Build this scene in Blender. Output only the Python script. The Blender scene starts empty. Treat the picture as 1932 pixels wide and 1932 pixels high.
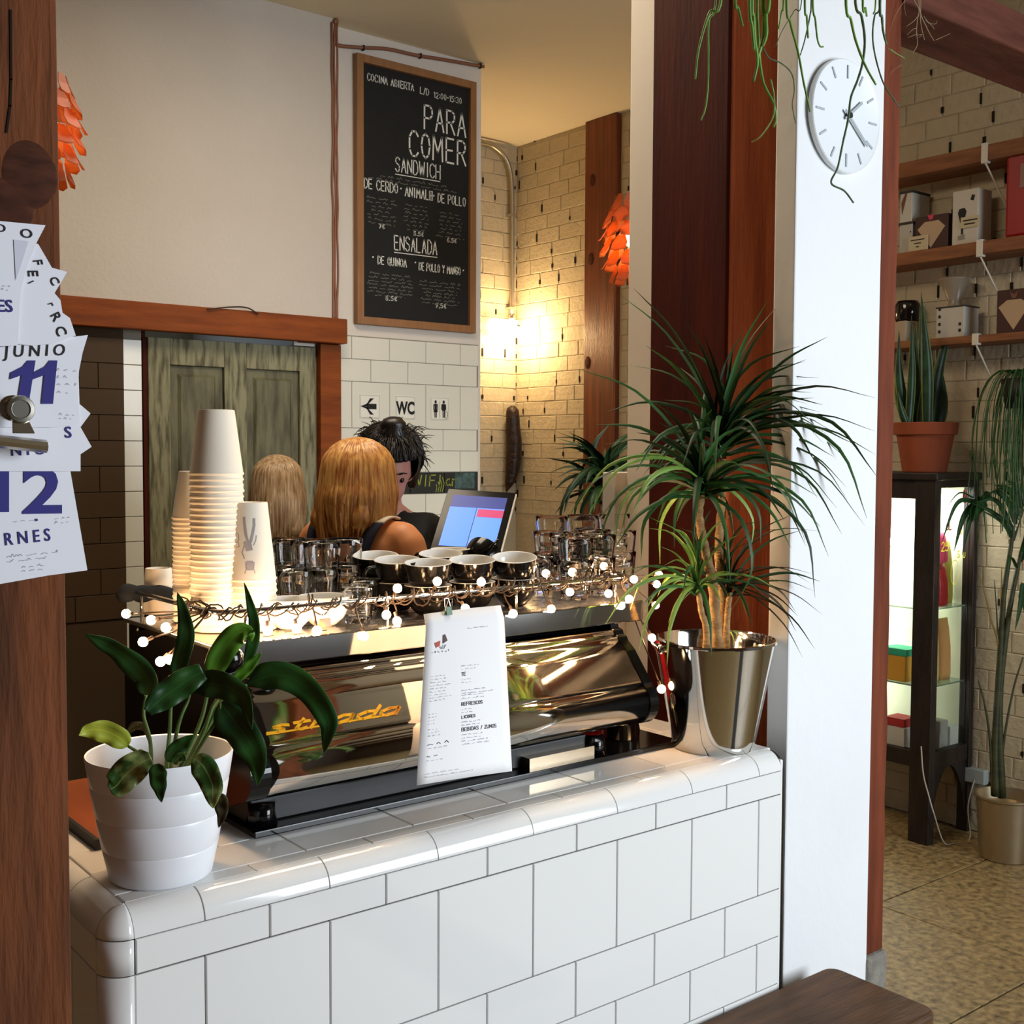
import bpy, bmesh, math, random
import numpy as np
from mathutils import Vector, Matrix, Euler
random.seed(7)
S = bpy.context.scene
COL = S.collection
# ---------------------------------------------------------------- camera
FPX = 2200.0
YAW, PITCH, ROLL = math.radians(51.47), math.radians(2.95), math.radians(0.25)
CF = np.array([math.cos(YAW)*math.cos(PITCH), math.sin(YAW)*math.cos(PITCH), -math.sin(PITCH)])
CR = np.array([math.sin(YAW), -math.cos(YAW), 0.0]); CU = np.cross(CR, CF)
CR, CU = math.cos(ROLL)*CR+math.sin(ROLL)*CU, -math.sin(ROLL)*CR+math.cos(ROLL)*CU
H = 1.55
C0 = np.array([0, 0, H])
cam_d = bpy.data.cameras.new('camera'); cam = bpy.data.objects.new('camera', cam_d); COL.objects.link(cam)
cam_d.sensor_width = 36; cam_d.lens = 36*FPX/1932; cam_d.clip_start = .05; cam_d.clip_end = 100
cam.matrix_world = Matrix(((CR[0], CU[0], -CF[0], 0), (CR[1], CU[1], -CF[1], 0), (CR[2], CU[2], -CF[2], H), (0, 0, 0, 1)))
S.camera = cam
# ---------------------------------------------------------------- world, light, exposure
S.view_settings.view_transform = 'Standard'; S.view_settings.look = 'None'
S.view_settings.exposure = 0.4; S.view_settings.gamma = 1; S.view_settings.use_curve_mapping = False
W = bpy.data.worlds.new('sky'); S.world = W; W.use_nodes = True
W.node_tree.nodes['Background'].inputs[0].default_value = (.62, .78, 1, 1)
W.node_tree.nodes['Background'].inputs[1].default_value = 0.4
def area(name, loc, to, sx, sy, power, color, spread=180):
    d = bpy.data.lights.new(name, 'AREA'); d.shape = 'RECTANGLE'; d.size = sx; d.size_y = sy; d.energy = power; d.color = color; d.spread = math.radians(spread)
    o = bpy.data.objects.new(name, d); COL.objects.link(o); o.location = loc
    o.rotation_euler = (Vector(to)-Vector(loc)).to_track_quat('-Z', 'Y').to_euler(); return o
def point(name, loc, power, color, r=.04):
    d = bpy.data.lights.new(name, 'POINT'); d.energy = power; d.color = color; d.shadow_soft_size = r
    o = bpy.data.objects.new(name, d); COL.objects.link(o); o.location = loc; return o
area('window_daylight', (3.35, -1.95, 1.75), (1.5, 1.5, 1.25), 1.7, 2.1, 74, (.86, .93, 1.0), 125)
point('wall_lamp_light', (4.27, 5.36, 2.24), 13, (1.0, .66, .32), .05)
area('bar_ceiling_light', (1.75, 2.7, 3.3), (1.75, 2.7, 0), 1.2, 1.0, 33, (1.0, .83, .62))
area('shop_ceiling_light', (3.3, .9, 3.3), (3.5, 1.5, 0), .6, .6, 1, (1.0, .80, .55))

# pixel -> world, used to read positions off planes of the room
def ray(px, py): return CF+CR*(px-966)/FPX-CU*(py-966)/FPX
def PZ(px, py, z): d = ray(px, py); return C0+d*(z-H)/d[2]
def PY(px, py, y): d = ray(px, py); return C0+d*y/d[1]
def PX(px, py, x): d = ray(px, py); return C0+d*x/d[0]
def PD(px, py, t): return C0+ray(px, py)*t
# ---------------------------------------------------------------- materials
def srgb(h):
    h = h.lstrip('#'); v = [int(h[i:i+2], 16)/255 for i in (0, 2, 4)]
    return tuple(c/12.92 if c <= .04045 else ((c+.055)/1.055)**2.4 for c in v)+(1,)
MATS = {}
def mat(name, col, rough=.6, metal=0, noise=0, nscale=8, bump=0, bscale=40, emit=0, coat=0, trans=0, stretch=None, col2=None, spec=.5, sss=0, ior=1.45, contrast=None):
    if name in MATS: return MATS[name]
    m = bpy.data.materials.new(name); m.use_nodes = True; nt = m.node_tree; N = nt.nodes; L = nt.links
    b = N['Principled BSDF']; c = srgb(col) if isinstance(col, str) else tuple(col)+(1,)
    b.inputs['Base Color'].default_value = c; b.inputs['Roughness'].default_value = rough; b.inputs['Metallic'].default_value = metal
    b.inputs['Coat Weight'].default_value = coat; b.inputs['Specular IOR Level'].default_value = spec; b.inputs['IOR'].default_value = ior
    if trans: b.inputs['Transmission Weight'].default_value = trans
    if emit: b.inputs['Emission Color'].default_value = c; b.inputs['Emission Strength'].default_value = emit
    if noise or bump or col2:
        tc = N.new('ShaderNodeTexCoord'); mp = N.new('ShaderNodeMapping'); L.new(tc.outputs['Object'], mp.inputs['Vector'])
        if stretch: mp.inputs['Scale'].default_value = stretch
        if noise or col2:
            n = N.new('ShaderNodeTexNoise'); n.inputs['Scale'].default_value = nscale; n.inputs['Detail'].default_value = 6
            L.new(mp.outputs['Vector'], n.inputs['Vector'])
            r = N.new('ShaderNodeValToRGB'); L.new(n.outputs['Fac'], r.inputs['Fac'])
            lo, hi = contrast or (.32, .68)
            r.color_ramp.elements[0].position = lo; r.color_ramp.elements[1].position = hi
            c2 = srgb(col2) if col2 else tuple(x*(1-noise) for x in c[:3])+(1,)
            r.color_ramp.elements[0].color = c2; r.color_ramp.elements[1].color = c
            L.new(r.outputs['Color'], b.inputs['Base Color'])
        if bump:
            n2 = N.new('ShaderNodeTexNoise'); n2.inputs['Scale'].default_value = bscale; n2.inputs['Detail'].default_value = 4
            L.new(mp.outputs['Vector'], n2.inputs['Vector'])
            bp = N.new('ShaderNodeBump'); bp.inputs['Strength'].default_value = bump; bp.inputs['Distance'].default_value = .01
            L.new(n2.outputs['Fac'], bp.inputs['Height']); L.new(bp.outputs['Normal'], b.inputs['Normal'])
    MATS[name] = m; return m
def leafmat(name, dark, light, lo=.35, hi=.7, rough=.35, edge=None, sc=5):
    """leaf colour: noise between two greens, a pale midrib from the u coordinate"""
    m = mat(name, light, rough=rough, col2=dark, nscale=sc, contrast=(lo, hi), spec=.4)
    nt = m.node_tree; N = nt.nodes; L = nt.links; b = N['Principled BSDF']
    old = b.inputs['Base Color'].links[0].from_socket
    uv = N.new('ShaderNodeUVMap'); sep = N.new('ShaderNodeSeparateXYZ'); L.new(uv.outputs['UV'], sep.inputs['Vector'])
    r = N.new('ShaderNodeValToRGB'); L.new(sep.outputs['X'], r.inputs['Fac'])
    e = r.color_ramp.elements
    if edge:
        e[0].position = 0; e[0].color = (1, 1, 1, 1); e[1].position = .13; e[1].color = (0, 0, 0, 1)
        a = e.new(.87); a.color = (0, 0, 0, 1); a = e.new(1.0); a.color = (1, 1, 1, 1)
        e2 = edge
    else:
        e[0].position = .46; e[0].color = (0, 0, 0, 1); e[1].position = .5; e[1].color = (.5, .5, .5, 1)
        a = e.new(.54); a.color = (0, 0, 0, 1); e2 = light
    mx = N.new('ShaderNodeMixRGB'); L.new(r.outputs['Color'], mx.inputs['Fac']); L.new(old, mx.inputs['Color1'])
    c = srgb(e2); mx.inputs['Color2'].default_value = c if edge else tuple(min(1, x*1.5) for x in c[:3])+(1,)
    L.new(mx.outputs['Color'], b.inputs['Base Color'])
    return m
# ---------------------------------------------------------------- mesh helpers
class MB:
    def __init__(s): s.v = []; s.f = []; s.uv = None
    def add(s, v, f):
        o = len(s.v); s.v += [tuple(p) for p in v]; s.f += [tuple(i+o for i in q) for q in f]; return s
    def box(s, a, b, M=None):
        x0, y0, z0 = a; x1, y1, z1 = b
        v = [(x, y, z) for z in (z0, z1) for y in (y0, y1) for x in (x0, x1)]
        if M is not None: v = [tuple(M @ Vector(p)) for p in v]
        return s.add(v, [(0, 2, 3, 1), (4, 5, 7, 6), (0, 1, 5, 4), (2, 6, 7, 3), (0, 4, 6, 2), (1, 3, 7, 5)])
    def slab(s, o, ux, uz, n, w, h, t, bev):
        """tile: back rectangle at o spanned by ux*w, uz*h; rises t along n with a chamfer bev"""
        o, ux, uz, n = map(Vector, (o, ux, uz, n)); P = lambda a, b, c: o+ux*a+uz*b+n*c
        v = []
        for (i, c) in ((0, 0), (0, t-bev), (bev, t)):
            v += [P(i, i, c), P(w-i, i, c), P(w-i, h-i, c), P(i, h-i, c)]
        f = []
        for k in (0, 4):
            for j in range(4): f.append((k+j, k+(j+1) % 4, k+4+(j+1) % 4, k+4+j))
        f.append((8, 9, 10, 11)); f.append((3, 2, 1, 0))
        if ux.cross(uz).dot(n) < 0: f = [q[::-1] for q in f]
        return s.add(v, f)
    def tube(s, pts, r, n=6, cap=True, closed=False):
        pts = [Vector(tuple(float(c) for c in p)) for p in pts]; m = len(pts); rs = [r[min(len(r)-1, int(i*len(r)/m))] for i in range(m)] if isinstance(r, (list, tuple)) else [r]*m
        v = []; up = Vector((0, 0, 1)); prev = None
        for i, p in enumerate(pts):
            t = (pts[min(i+1, m-1)]-pts[max(i-1, 0)])
            if t.length < 1e-9: t = Vector((0, 0, 1))
            t.normalize()
            if prev is None:
                a = t.cross(up if abs(t.z) < .95 else Vector((1, 0, 0))).normalized()
            else:
                a = prev-t*prev.dot(t); a = a.normalized() if a.length > 1e-6 else t.orthogonal().normalized()
            prev = a; b = t.cross(a)
            for k in range(n):
                w = 2*math.pi*k/n; v.append(p+(a*math.cos(w)+b*math.sin(w))*rs[i])
        f = [(i*n+k, i*n+(k+1) % n, (i+1)*n+(k+1) % n, (i+1)*n+k) for i in range(m-1) for k in range(n)]
        if closed: f += [((m-1)*n+k, (m-1)*n+(k+1) % n, (k+1) % n, k) for k in range(n)]
        elif cap: f += [tuple(range(n))[::-1], tuple(range((m-1)*n, m*n))]
        return s.add(v, f)
    def lathe(s, prof, c=(0, 0, 0), n=32, flute=0, M=None, caps=True):
        """prof: list of (r, z) from one axis end to the other"""
        v = []; f = []; c = Vector(c)
        for (r, z) in prof:
            for k in range(n):
                a = 2*math.pi*k/n; rr = r*(1+flute*(1 if k % 2 else -1))
                p = Vector((rr*math.cos(a), rr*math.sin(a), z)); v.append((M @ p if M is not None else p)+c)
        for i in range(len(prof)-1):
            for k in range(n): f.append((i*n+k, i*n+(k+1) % n, (i+1)*n+(k+1) % n, (i+1)*n+k))
        if caps and prof[0][0] > 1e-4: f.append(tuple(range(n))[::-1])
        if caps and prof[-1][0] > 1e-4: f.append(tuple(range((len(prof)-1)*n, len(prof)*n)))
        return s.add(v, f)
    def sphere(s, c, r, n=12, M=None):
        rx, ry, rz = r if isinstance(r, (tuple, list)) else (r, r, r)
        prof = [(math.sin(math.pi*i/n), -math.cos(math.pi*i/n)) for i in range(n+1)]
        v = []; f = []; c = Vector(c); k2 = n*2
        for (a, z) in prof:
            for k in range(k2):
                w = 2*math.pi*k/k2; p = Vector((rx*a*math.cos(w), ry*a*math.sin(w), rz*z)); v.append((M @ p if M is not None else p)+c)
        for i in range(n):
            for k in range(k2): f.append((i*k2+k, i*k2+(k+1) % k2, (i+1)*k2+(k+1) % k2, (i+1)*k2+k))
        return s.add(v, f)
    def prism(s, pts, d):
        """closed polygon pts (3D) pushed along vector d"""
        n = len(pts); pts = [Vector(p) for p in pts]; d = Vector(d)
        f = [tuple(range(n)), tuple(range(2*n-1, n-1, -1))]+[(i, i+n, (i+1) % n+n, (i+1) % n) for i in range(n)]
        return s.add(pts+[p+d for p in pts], f)
    def build(s, name, m, parent=None, smooth=False, bevel=0, kind=None, weld=False, seg=2):
        o0 = Vector((0, 0, 0)); q = parent
        while q is not None: o0 += q.location; q = q.parent
        me = bpy.data.meshes.new(name); vs = [(p[0]-o0.x, p[1]-o0.y, p[2]-o0.z) for p in s.v]
        me.from_pydata(vs, [], s.f)
        if s.uv is not None:
            ul = me.uv_layers.new(name='UVMap'); arr = np.array([s.uv[i] for l in s.f for i in l], dtype=np.float32).ravel(); ul.data.foreach_set('uv', arr)
        if weld:
            bm = bmesh.new(); bm.from_mesh(me); bmesh.ops.remove_doubles(bm, verts=bm.verts, dist=1e-6)
            bmesh.ops.recalc_face_normals(bm, faces=bm.faces); bm.to_mesh(me); bm.free()
        if smooth: me.shade_smooth() if smooth is True else me.shade_auto_smooth(angle=smooth) if hasattr(me, 'shade_auto_smooth') else me.shade_smooth()
        if m: me.materials.append(m)
        o = bpy.data.objects.new(name, me); COL.objects.link(o); o.parent = parent
        if bevel:
            b = o.modifiers.new('bevel', 'BEVEL'); b.width = bevel; b.segments = seg; b.limit_method = 'ANGLE'
        if kind: o['kind'] = kind
        return o
def autosmooth(o, ang=35):
    me = o.data; me.shade_smooth(); bm = bmesh.new(); bm.from_mesh(me); a = math.radians(ang)
    for e in bm.edges:
        if len(e.link_faces) == 2 and e.calc_face_angle(0) > a: e.smooth = False
    bm.to_mesh(me); bm.free(); return o
def thing(name, label, cat, loc=(0, 0, 0), group=None):
    o = bpy.data.objects.new(name, None); COL.objects.link(o); o.location = Vector(tuple(float(x) for x in loc)); o.empty_display_size = .05
    o['label'] = label; o['category'] = cat
    if group: o['group'] = group
    return o
def tag(o, label, cat, group=None):
    o['label'] = label; o['category'] = cat
    if group: o['group'] = group
    return o
def kids(o): return [c for c in COL.objects if c.parent == o]
CH = {}
def dup(o, loc, rot=None, label=None, name=None):
    def rec(x, par):
        c = x.copy(); COL.objects.link(c); c.parent = par
        for k in CH[x.name]: rec(k, c)
        return c
    def reg(x):
        if x.name not in CH:
            CH[x.name] = kids(x)
            for k in CH[x.name]: reg(k)
    reg(o)
    c = rec(o, None); c.location = Vector(tuple(float(v) for v in loc))
    if rot is not None: c.rotation_euler = rot
    if label: c['label'] = label
    return c
def struct(o): o['kind'] = 'structure'; return o
def catmull(pts, n=6):
    P = [Vector(p) for p in pts]
    if len(P) < 3: return [P[0].lerp(P[-1], i/n) for i in range(n+1)]
    out = []; Q = [P[0]*2-P[1]]+P+[P[-1]*2-P[-2]]
    for i in range(1, len(Q)-2):
        a, b, c, d = Q[i-1:i+3]
        for k in range(n):
            t = k/n; out.append(.5*((2*b)+(c-a)*t+(2*a-5*b+4*c-d)*t*t+(3*b-a-3*c+d)*t**3))
    out.append(P[-1]); return out
# ---- single-stroke lettering
G = {'A': [[(0, 0), (2, 6), (4, 0)], [(.8, 2.2), (3.2, 2.2)]], 'B': [[(0, 0), (0, 6), (2.6, 6), (3.5, 5.2), (3.3, 3.8), (2.4, 3.2), (0, 3.2)], [(2.4, 3.2), (3.8, 2.4), (3.8, .8), (2.8, 0), (0, 0)]],
 'C': [[(4, 5), (3, 6), (1.2, 6), (0, 4.5), (0, 1.5), (1.2, 0), (3, 0), (4, 1)]], 'D': [[(0, 0), (0, 6), (2.2, 6), (4, 4.4), (4, 1.6), (2.2, 0), (0, 0)]],
 'E': [[(3.6, 6), (0, 6), (0, 0), (3.6, 0)], [(0, 3.1), (3, 3.1)]], 'F': [[(3.6, 6), (0, 6), (0, 0)], [(0, 3.1), (3, 3.1)]], 'G': [[(4, 5), (3, 6), (1.2, 6), (0, 4.5), (0, 1.5), (1.2, 0), (3, 0), (4, 1), (4, 2.8), (2.4, 2.8)]],
 'H': [[(0, 0), (0, 6)], [(4, 0), (4, 6)], [(0, 3), (4, 3)]], 'I': [[(1, 0), (1, 6)]], 'J': [[(3.4, 6), (3.4, 1.4), (2.4, 0), (1, 0), (0, 1.2)]], 'K': [[(0, 0), (0, 6)], [(3.8, 6), (0, 2.6)], [(1.2, 3.7), (4, 0)]],
 'L': [[(0, 6), (0, 0), (3.4, 0)]], 'M': [[(0, 0), (.3, 6), (2.3, 2), (4.3, 6), (4.6, 0)]], 'N': [[(0, 0), (0, 6), (4, 0), (4, 6)]], 'O': [[(2, 6), (.6, 5.2), (0, 3), (.6, .8), (2, 0), (3.4, .8), (4, 3), (3.4, 5.2), (2, 6)]],
 'P': [[(0, 0), (0, 6), (2.6, 6), (3.8, 5.2), (3.8, 3.8), (2.6, 2.8), (0, 2.8)]], 'Q': [[(2, 6), (.6, 5.2), (0, 3), (.6, .8), (2, 0), (3.4, .8), (4, 3), (3.4, 5.2), (2, 6)], [(2.6, 1.4), (4.2, -.4)]],
 'R': [[(0, 0), (0, 6), (2.6, 6), (3.8, 5.2), (3.8, 3.8), (2.6, 2.9), (0, 2.9)], [(1.8, 2.9), (4, 0)]], 'S': [[(3.8, 5.1), (2.8, 6), (1.2, 6), (.2, 5), (.4, 3.8), (3.4, 2.6), (3.8, 1.4), (3, .2), (1.2, 0), (0, 1)]],
 'T': [[(0, 6), (4, 6)], [(2, 6), (2, 0)]], 'U': [[(0, 6), (0, 1.4), (1, 0), (3, 0), (4, 1.4), (4, 6)]], 'V': [[(0, 6), (2, 0), (4, 6)]], 'W': [[(0, 6), (1, 0), (2.4, 4.6), (3.8, 0), (4.8, 6)]], 'X': [[(0, 0), (4, 6)], [(0, 6), (4, 0)]],
 'Y': [[(0, 6), (2, 3), (4, 6)], [(2, 3), (2, 0)]], 'Z': [[(0, 6), (4, 6), (0, 0), (4, 0)]], '0': [[(1.8, 6), (.5, 5), (0, 3), (.5, 1), (1.8, 0), (3.1, 1), (3.6, 3), (3.1, 5), (1.8, 6)]], '1': [[(.4, 4.8), (1.6, 6), (1.6, 0)]],
 '2': [[(.2, 4.8), (1, 6), (2.8, 6), (3.6, 4.8), (3.2, 3.4), (0, 0), (3.8, 0)]], '3': [[(.2, 5.4), (1.6, 6), (3.2, 5.6), (3.4, 4), (1.8, 3.2), (3.6, 2.2), (3.4, .6), (1.6, 0), (0, .7)]], '5': [[(3.4, 6), (.5, 6), (.3, 3.4), (2, 3.8), (3.6, 2.6), (3.4, .8), (1.8, 0), (0, .6)]],
 '6': [[(3, 6), (1, 4.4), (0, 2), (.8, .2), (2.6, 0), (3.6, 1.2), (3.2, 2.8), (1.6, 3.2), (.2, 2.2)]], '7': [[(0, 6), (3.6, 6), (1.4, 0)]], '9': [[(.6, 0), (2.6, 1.6), (3.6, 4), (2.8, 5.8), (1, 6), (0, 4.8), (.4, 3.2), (2, 2.8), (3.4, 3.8)]],
 '8': [[(1.8, 3.2), (.3, 4.4), (.9, 5.8), (2.6, 5.8), (3.3, 4.4), (1.8, 3.2), (0, 1.8), (.6, .2), (3, .2), (3.6, 1.8), (1.8, 3.2)]], '/': [[(0, -.4), (2.6, 6.2)]], ':': [[(.6, 1.2), (.6, 1.7)], [(.6, 4), (.6, 4.5)]], '-': [[(0, 3), (2, 3)]], '.': [[(.3, 0), (.6, .3)]],
 ',': [[(.6, .5), (.2, -.8)]], '*': [[(.4, 2.8), (.9, 3.3)]], '€': [[(3.6, 5.2), (2.6, 6), (1.2, 5.4), (.5, 3), (1.2, .6), (2.6, 0), (3.6, .8)], [(-.2, 3.6), (2.6, 3.6)], [(-.2, 2.5), (2.4, 2.5)]],
 'a': [[(3, 3.6), (1.2, 4), (0, 2.6), (.2, .8), (1.4, 0), (3, 1.2), (3, 3.8), (3.2, 0)]], 'n': [[(0, 0), (0, 4)], [(0, 3), (1.4, 4), (2.6, 3.2), (2.8, 0)]], 'd': [[(3, 3.6), (1.2, 4), (0, 2.6), (.2, .8), (1.4, 0), (3, 1.2), (3, 6.4)], [(3, 1), (3.2, 0)]],
 'r': [[(0, 0), (0, 4)], [(0, 2.6), (1.2, 3.9), (2.4, 3.8)]], 's': [[(2.6, 3.4), (1.4, 4), (.3, 3.2), (2.4, 1.4), (1.8, .1), (0, .5)]], 't': [[(1, 5.6), (1, .6), (2, 0), (2.8, .4)], [(-.2, 4), (2.4, 4)]]}
ADV = {'I': 2, 'M': 4.8, 'W': 5, '1': 2.2, ':': 1.2, '.': 1, ',': 1, '*': 1.4, '-': 2.2, '/': 2.8, ' ': 2.6, 'n': 3, 'a': 3.2, 'd': 3.2, 'r': 2.4, 's': 2.6, 't': 2.6}
def strokes(s, height, gap=1.6, slant=0):
    """returns (polylines in units of metres, width)"""
    k = height/6; x = 0; out = []
    for ch in s:
        for pl in G.get(ch, []): out.append([((x+p[0]+slant*p[1])*k, p[1]*k) for p in pl])
        x += ADV.get(ch, 4)+gap
    return out, (x-gap)*k
def squiggle(w, h, seed):
    """an illegible handwritten line"""
    R = random.Random(seed); out = []; x = 0
    while x < w:
        L = R.uniform(.03, .075) if w > .2 else w*R.uniform(.15, .35); n = max(3, int(L/h*1.8)); pl = []
        for i in range(n): pl.append((min(x+L*i/n, w), R.uniform(0, h) if i % 2 else R.uniform(0, h*.35)))
        out.append(pl); x += L+h*.9
    return out
def ink(mb, polys, o, ux, uz, n, wdt, thick=.0006):
    """flat-ended ribbon strokes lying on a surface"""
    o, ux, uz, n = map(Vector, (o, ux, uz, n))
    for pl in polys:
        pts = [o+ux*p[0]+uz*p[1]+n*thick for p in pl]
        for a, b in zip(pts[:-1], pts[1:]):
            d = b-a
            if d.length < 1e-6: continue
            d.normalize(); q = n.cross(d)*wdt*.5; e = d*wdt*.35
            mb.add([a-e-q, b+e-q, b+e+q, a-e+q], [(0, 1, 2, 3)])
def fonttext(s, size, extrude=.0003, bold=0, align='LEFT', shear=0, sx=1):
    c = bpy.data.curves.new('t', 'FONT'); c.body = s; c.size = size; c.extrude = extrude; c.offset = bold; c.align_x = align; c.shear = shear; c.resolution_u = 3
    o = bpy.data.objects.new('t', c); COL.objects.link(o)
    bpy.context.view_layer.update()
    me = bpy.data.meshes.new_from_object(o.evaluated_get(bpy.context.evaluated_depsgraph_get()))
    v = [(p.co.x*sx, p.co.y, p.co.z) for p in me.vertices]; f = [tuple(p.vertices) for p in me.polygons]
    bpy.data.objects.remove(o); bpy.data.meshes.remove(me); bpy.data.curves.remove(c)
    return v, f
def put_text(mb, s, o, ux, uz, n, size, bold=0, align='LEFT', lift=.0006, shear=0, sx=1):
    v, f = fonttext(s, size, .0002, bold, align, shear, sx); o, ux, uz, n = map(Vector, (o, ux, uz, n))
    mb.add([o+ux*p[0]+uz*p[1]+n*(p[2]+lift) for p in v], f)
# ================================================================ palette
plaster = mat('plaster', '#d9d2c8', rough=.9, noise=.06, nscale=3, bump=.25, bscale=60)
plaster2 = mat('plaster_cool', '#e6e8e9', rough=.8, noise=.05, nscale=2.2, bump=.12, bscale=30)
ceilm = mat('ceiling_paint', '#e2d6b8', rough=.95, bump=.15, bscale=20)
brickm = mat('painted_brick', '#b9ad93', rough=.75, noise=.14, nscale=9, bump=.5, bscale=45)
slitm = mat('dark_joint', '#1c130c', rough=1)
tilem = mat('white_glazed_tile', '#e9e9e6', rough=.1, coat=.3, bump=.01, bscale=6)
tilew = mat('white_wall_tile', '#dcdcd0', rough=.22, bump=.02, bscale=8)
groutm = mat('dark_grout', '#17140f', rough=.9)
groutl = mat('grey_grout', '#8b867a', rough=.9)
redwood = mat('red_painted_wood', '#c26a40', rough=.55, col2='#98492a', nscale=4, stretch=(6, 6, .6), bump=.3, bscale=20)
darkwood = mat('dark_red_wood', '#4a170a', rough=.75, col2='#360f06', nscale=3, stretch=(5, 5, .5), bump=.2, bscale=18, spec=.2)
oldwood = mat('old_brown_wood', '#784529', rough=.8, spec=.15, col2='#50301f', nscale=5, stretch=(5, 5, .7), bump=.4, bscale=22)
trimwood = mat('orange_brown_wood', '#8a4513', rough=.6, spec=.25, col2='#6e3309', nscale=4, stretch=(1, 8, 8), bump=.15, bscale=20)
benchwood = mat('worn_dark_bench_wood', '#6a482c', rough=.55, col2='#46301c', spec=.3, nscale=5, stretch=(1, 7, 4), bump=.3, bscale=24)
knotm = mat('dark_knot', '#553224', rough=.8, spec=.1, col2='#3a231a', nscale=30, stretch=(1, 1, 3))
postwall = mat('varnished_pine', '#7a3a10', rough=.4, col2='#4c1f08', nscale=4, stretch=(8, 8, .5), bump=.2)
chromem = mat('polished_steel', (.72, .70, .66), rough=.07, metal=1)
steelm = mat('brushed_steel', (.6, .58, .54), rough=.25, metal=1)
blackm = mat('black_gloss', '#080707', rough=.14, spec=.4)
blackmat = mat('black_matte', '#131211', rough=.6)
inkblack = mat('black_print', '#101012', rough=.7)
chalk = mat('white_chalk', '#d9d9d2', rough=.95)
chalkdim = mat('faint_chalk', '#77776f', rough=.95)
boardm = mat('blackboard', '#11110f', rough=.75, noise=.3, nscale=5)
framew = mat('light_frame_wood', '#96693f', rough=.5, noise=.2, nscale=6, stretch=(8, 8, 1))
glassm = mat('clear_glass', (1, 1, 1), rough=.02, trans=1, ior=1.3)
paperm = mat('white_paper', '#f3f2f2', rough=.8)
papercup = mat('white_paper_cup', '#f6ecd8', rough=.55)
whitecer = mat('white_ceramic', '#f2efe8', rough=.12)
bulbm = mat('lit_bulb', (1.0, .60, .30), rough=.4, emit=150)
cablem = mat('brown_cable', '#2c1c10', rough=.6)
# ================================================================ room shell
XW = 4.44; YB = 5.54; ZC = 3.38; YWC = 4.486; YL = 4.42
floorm = mat('worn_terrazzo', '#a08a5e', rough=.5, col2='#54442a', nscale=38, contrast=(.3, .66), bump=.3, bscale=90)
m = MB(); m.box((-1.6, -2.1, -.12), (XW+.2, YB+.2, -.008)); fl = struct(m.build('floor', groutm))
random.seed(3)
s1 = .62
for i in range(-1, 8):
    for j in range(-3, 8):
        x0, y0 = -.45+i*s1+.17, -.79+j*s1+.61
        x1, y1 = x0+s1, y0+s1
        x0, x1, y0, y1 = max(x0, -1.6), min(x1, XW), max(y0, -2.1), min(y1, YB)
        if x1-x0 < .05 or y1-y0 < .05 or x0 < 1.9: continue
        m = MB(); m.slab((x0+.003, y0+.003, -.008), (1, 0, 0), (0, 1, 0), (0, 0, 1), x1-x0-.006, y1-y0-.006, .008, .002); m.build('floor_slab', floorm, fl)
m = MB(); m.box((-1.6, -2.1, -.008), (1.9, YB, -.001)); m.build('bar_floor', floorm, fl)
m = MB(); m.box((-1.6, -2.1, ZC), (XW+.2, YB+.2, ZC+.1)); struct(m.build('ceiling', ceilm))
m = MB(); m.box((-1.75, -2.1, 0), (-1.6, YB+.2, ZC)); struct(m.build('wall_left', mat('dark_paint', '#5a4d42', rough=.8)))
# street front behind the camera: wall with one wide window opening
m = MB(); m.box((-1.6, -2.25, 0), (2.3, -2.1, ZC)); m.box((4.3, -2.25, 0), (XW+.2, -2.1, ZC)); m.box((2.3, -2.25, 0), (4.3, -2.1, .6)); m.box((2.3, -2.25, 2.9), (4.3, -2.1, ZC))
struct(m.build('wall_front', mat('dark_paint', '#5a4d42')))
for k, yy in enumerate((-1.7, -.9, -.1, .7)):  # unseen beams, added so the polished panel mirrors a darker ceiling
    m = MB(); m.box((-1.6, yy, ZC-.18), (XW, yy+.14, ZC)); struct(m.build('trim_%d' % (k+3), oldwood, bevel=.005))
m = MB()
for x in (2.3, 3.27, 4.24): m.box((x, -2.2, .6), (x+.06, -2.12, 2.9))
m.box((2.3, -2.2, .6), (4.3, -2.12, .66)); m.box((2.3, -2.2, 2.84), (4.3, -2.12, 2.9))
struct(m.build('window_1', darkwood))
# ---- brick side wall and alcove back wall
m = MB(); m.box((XW+.0035, -2.1, 0), (XW+.2, YB+.2, ZC)); wr = struct(m.build('wall_right', brickm))
m = MB(); m.box((2.0, YB+.0035, 0), (XW+.05, YB+.2, ZC)); wb = struct(m.build('wall_back', brickm))
def brickmesh(w, h):
    b = MB(); b.slab((0, 0, 0), (1, 0, 0), (0, 0, 1), (0, -1, 0), w, h, .014, .003); me = bpy.data.meshes.new('brick')
    bm = bmesh.new(); vs = [bm.verts.new(p) for p in b.v]; [bm.faces.new([vs[i] for i in f]) for f in b.f]; bm.to_mesh(me); bm.free(); me.materials.append(brickm); return me
BR = {}
SPEC = []
def brick(par, w, h, loc, rz): SPEC.append((par, w, h, loc, rz))
def place_brick(par, w, h, loc, rz):
    k = (round(w, 3), round(h, 3))
    if k not in BR: BR[k] = brickmesh(*k)
    o = bpy.data.objects.new('brick', BR[k]); COL.objects.link(o); o.parent = par; o.location = loc
    o.rotation_euler = (random.uniform(-.010, .010), random.uniform(-.006, .006), rz+random.uniform(-.008, .008)); return o
random.seed(11); slits = MB(); slitb = MB(); nb = [0, 0]; RH = .084
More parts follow.
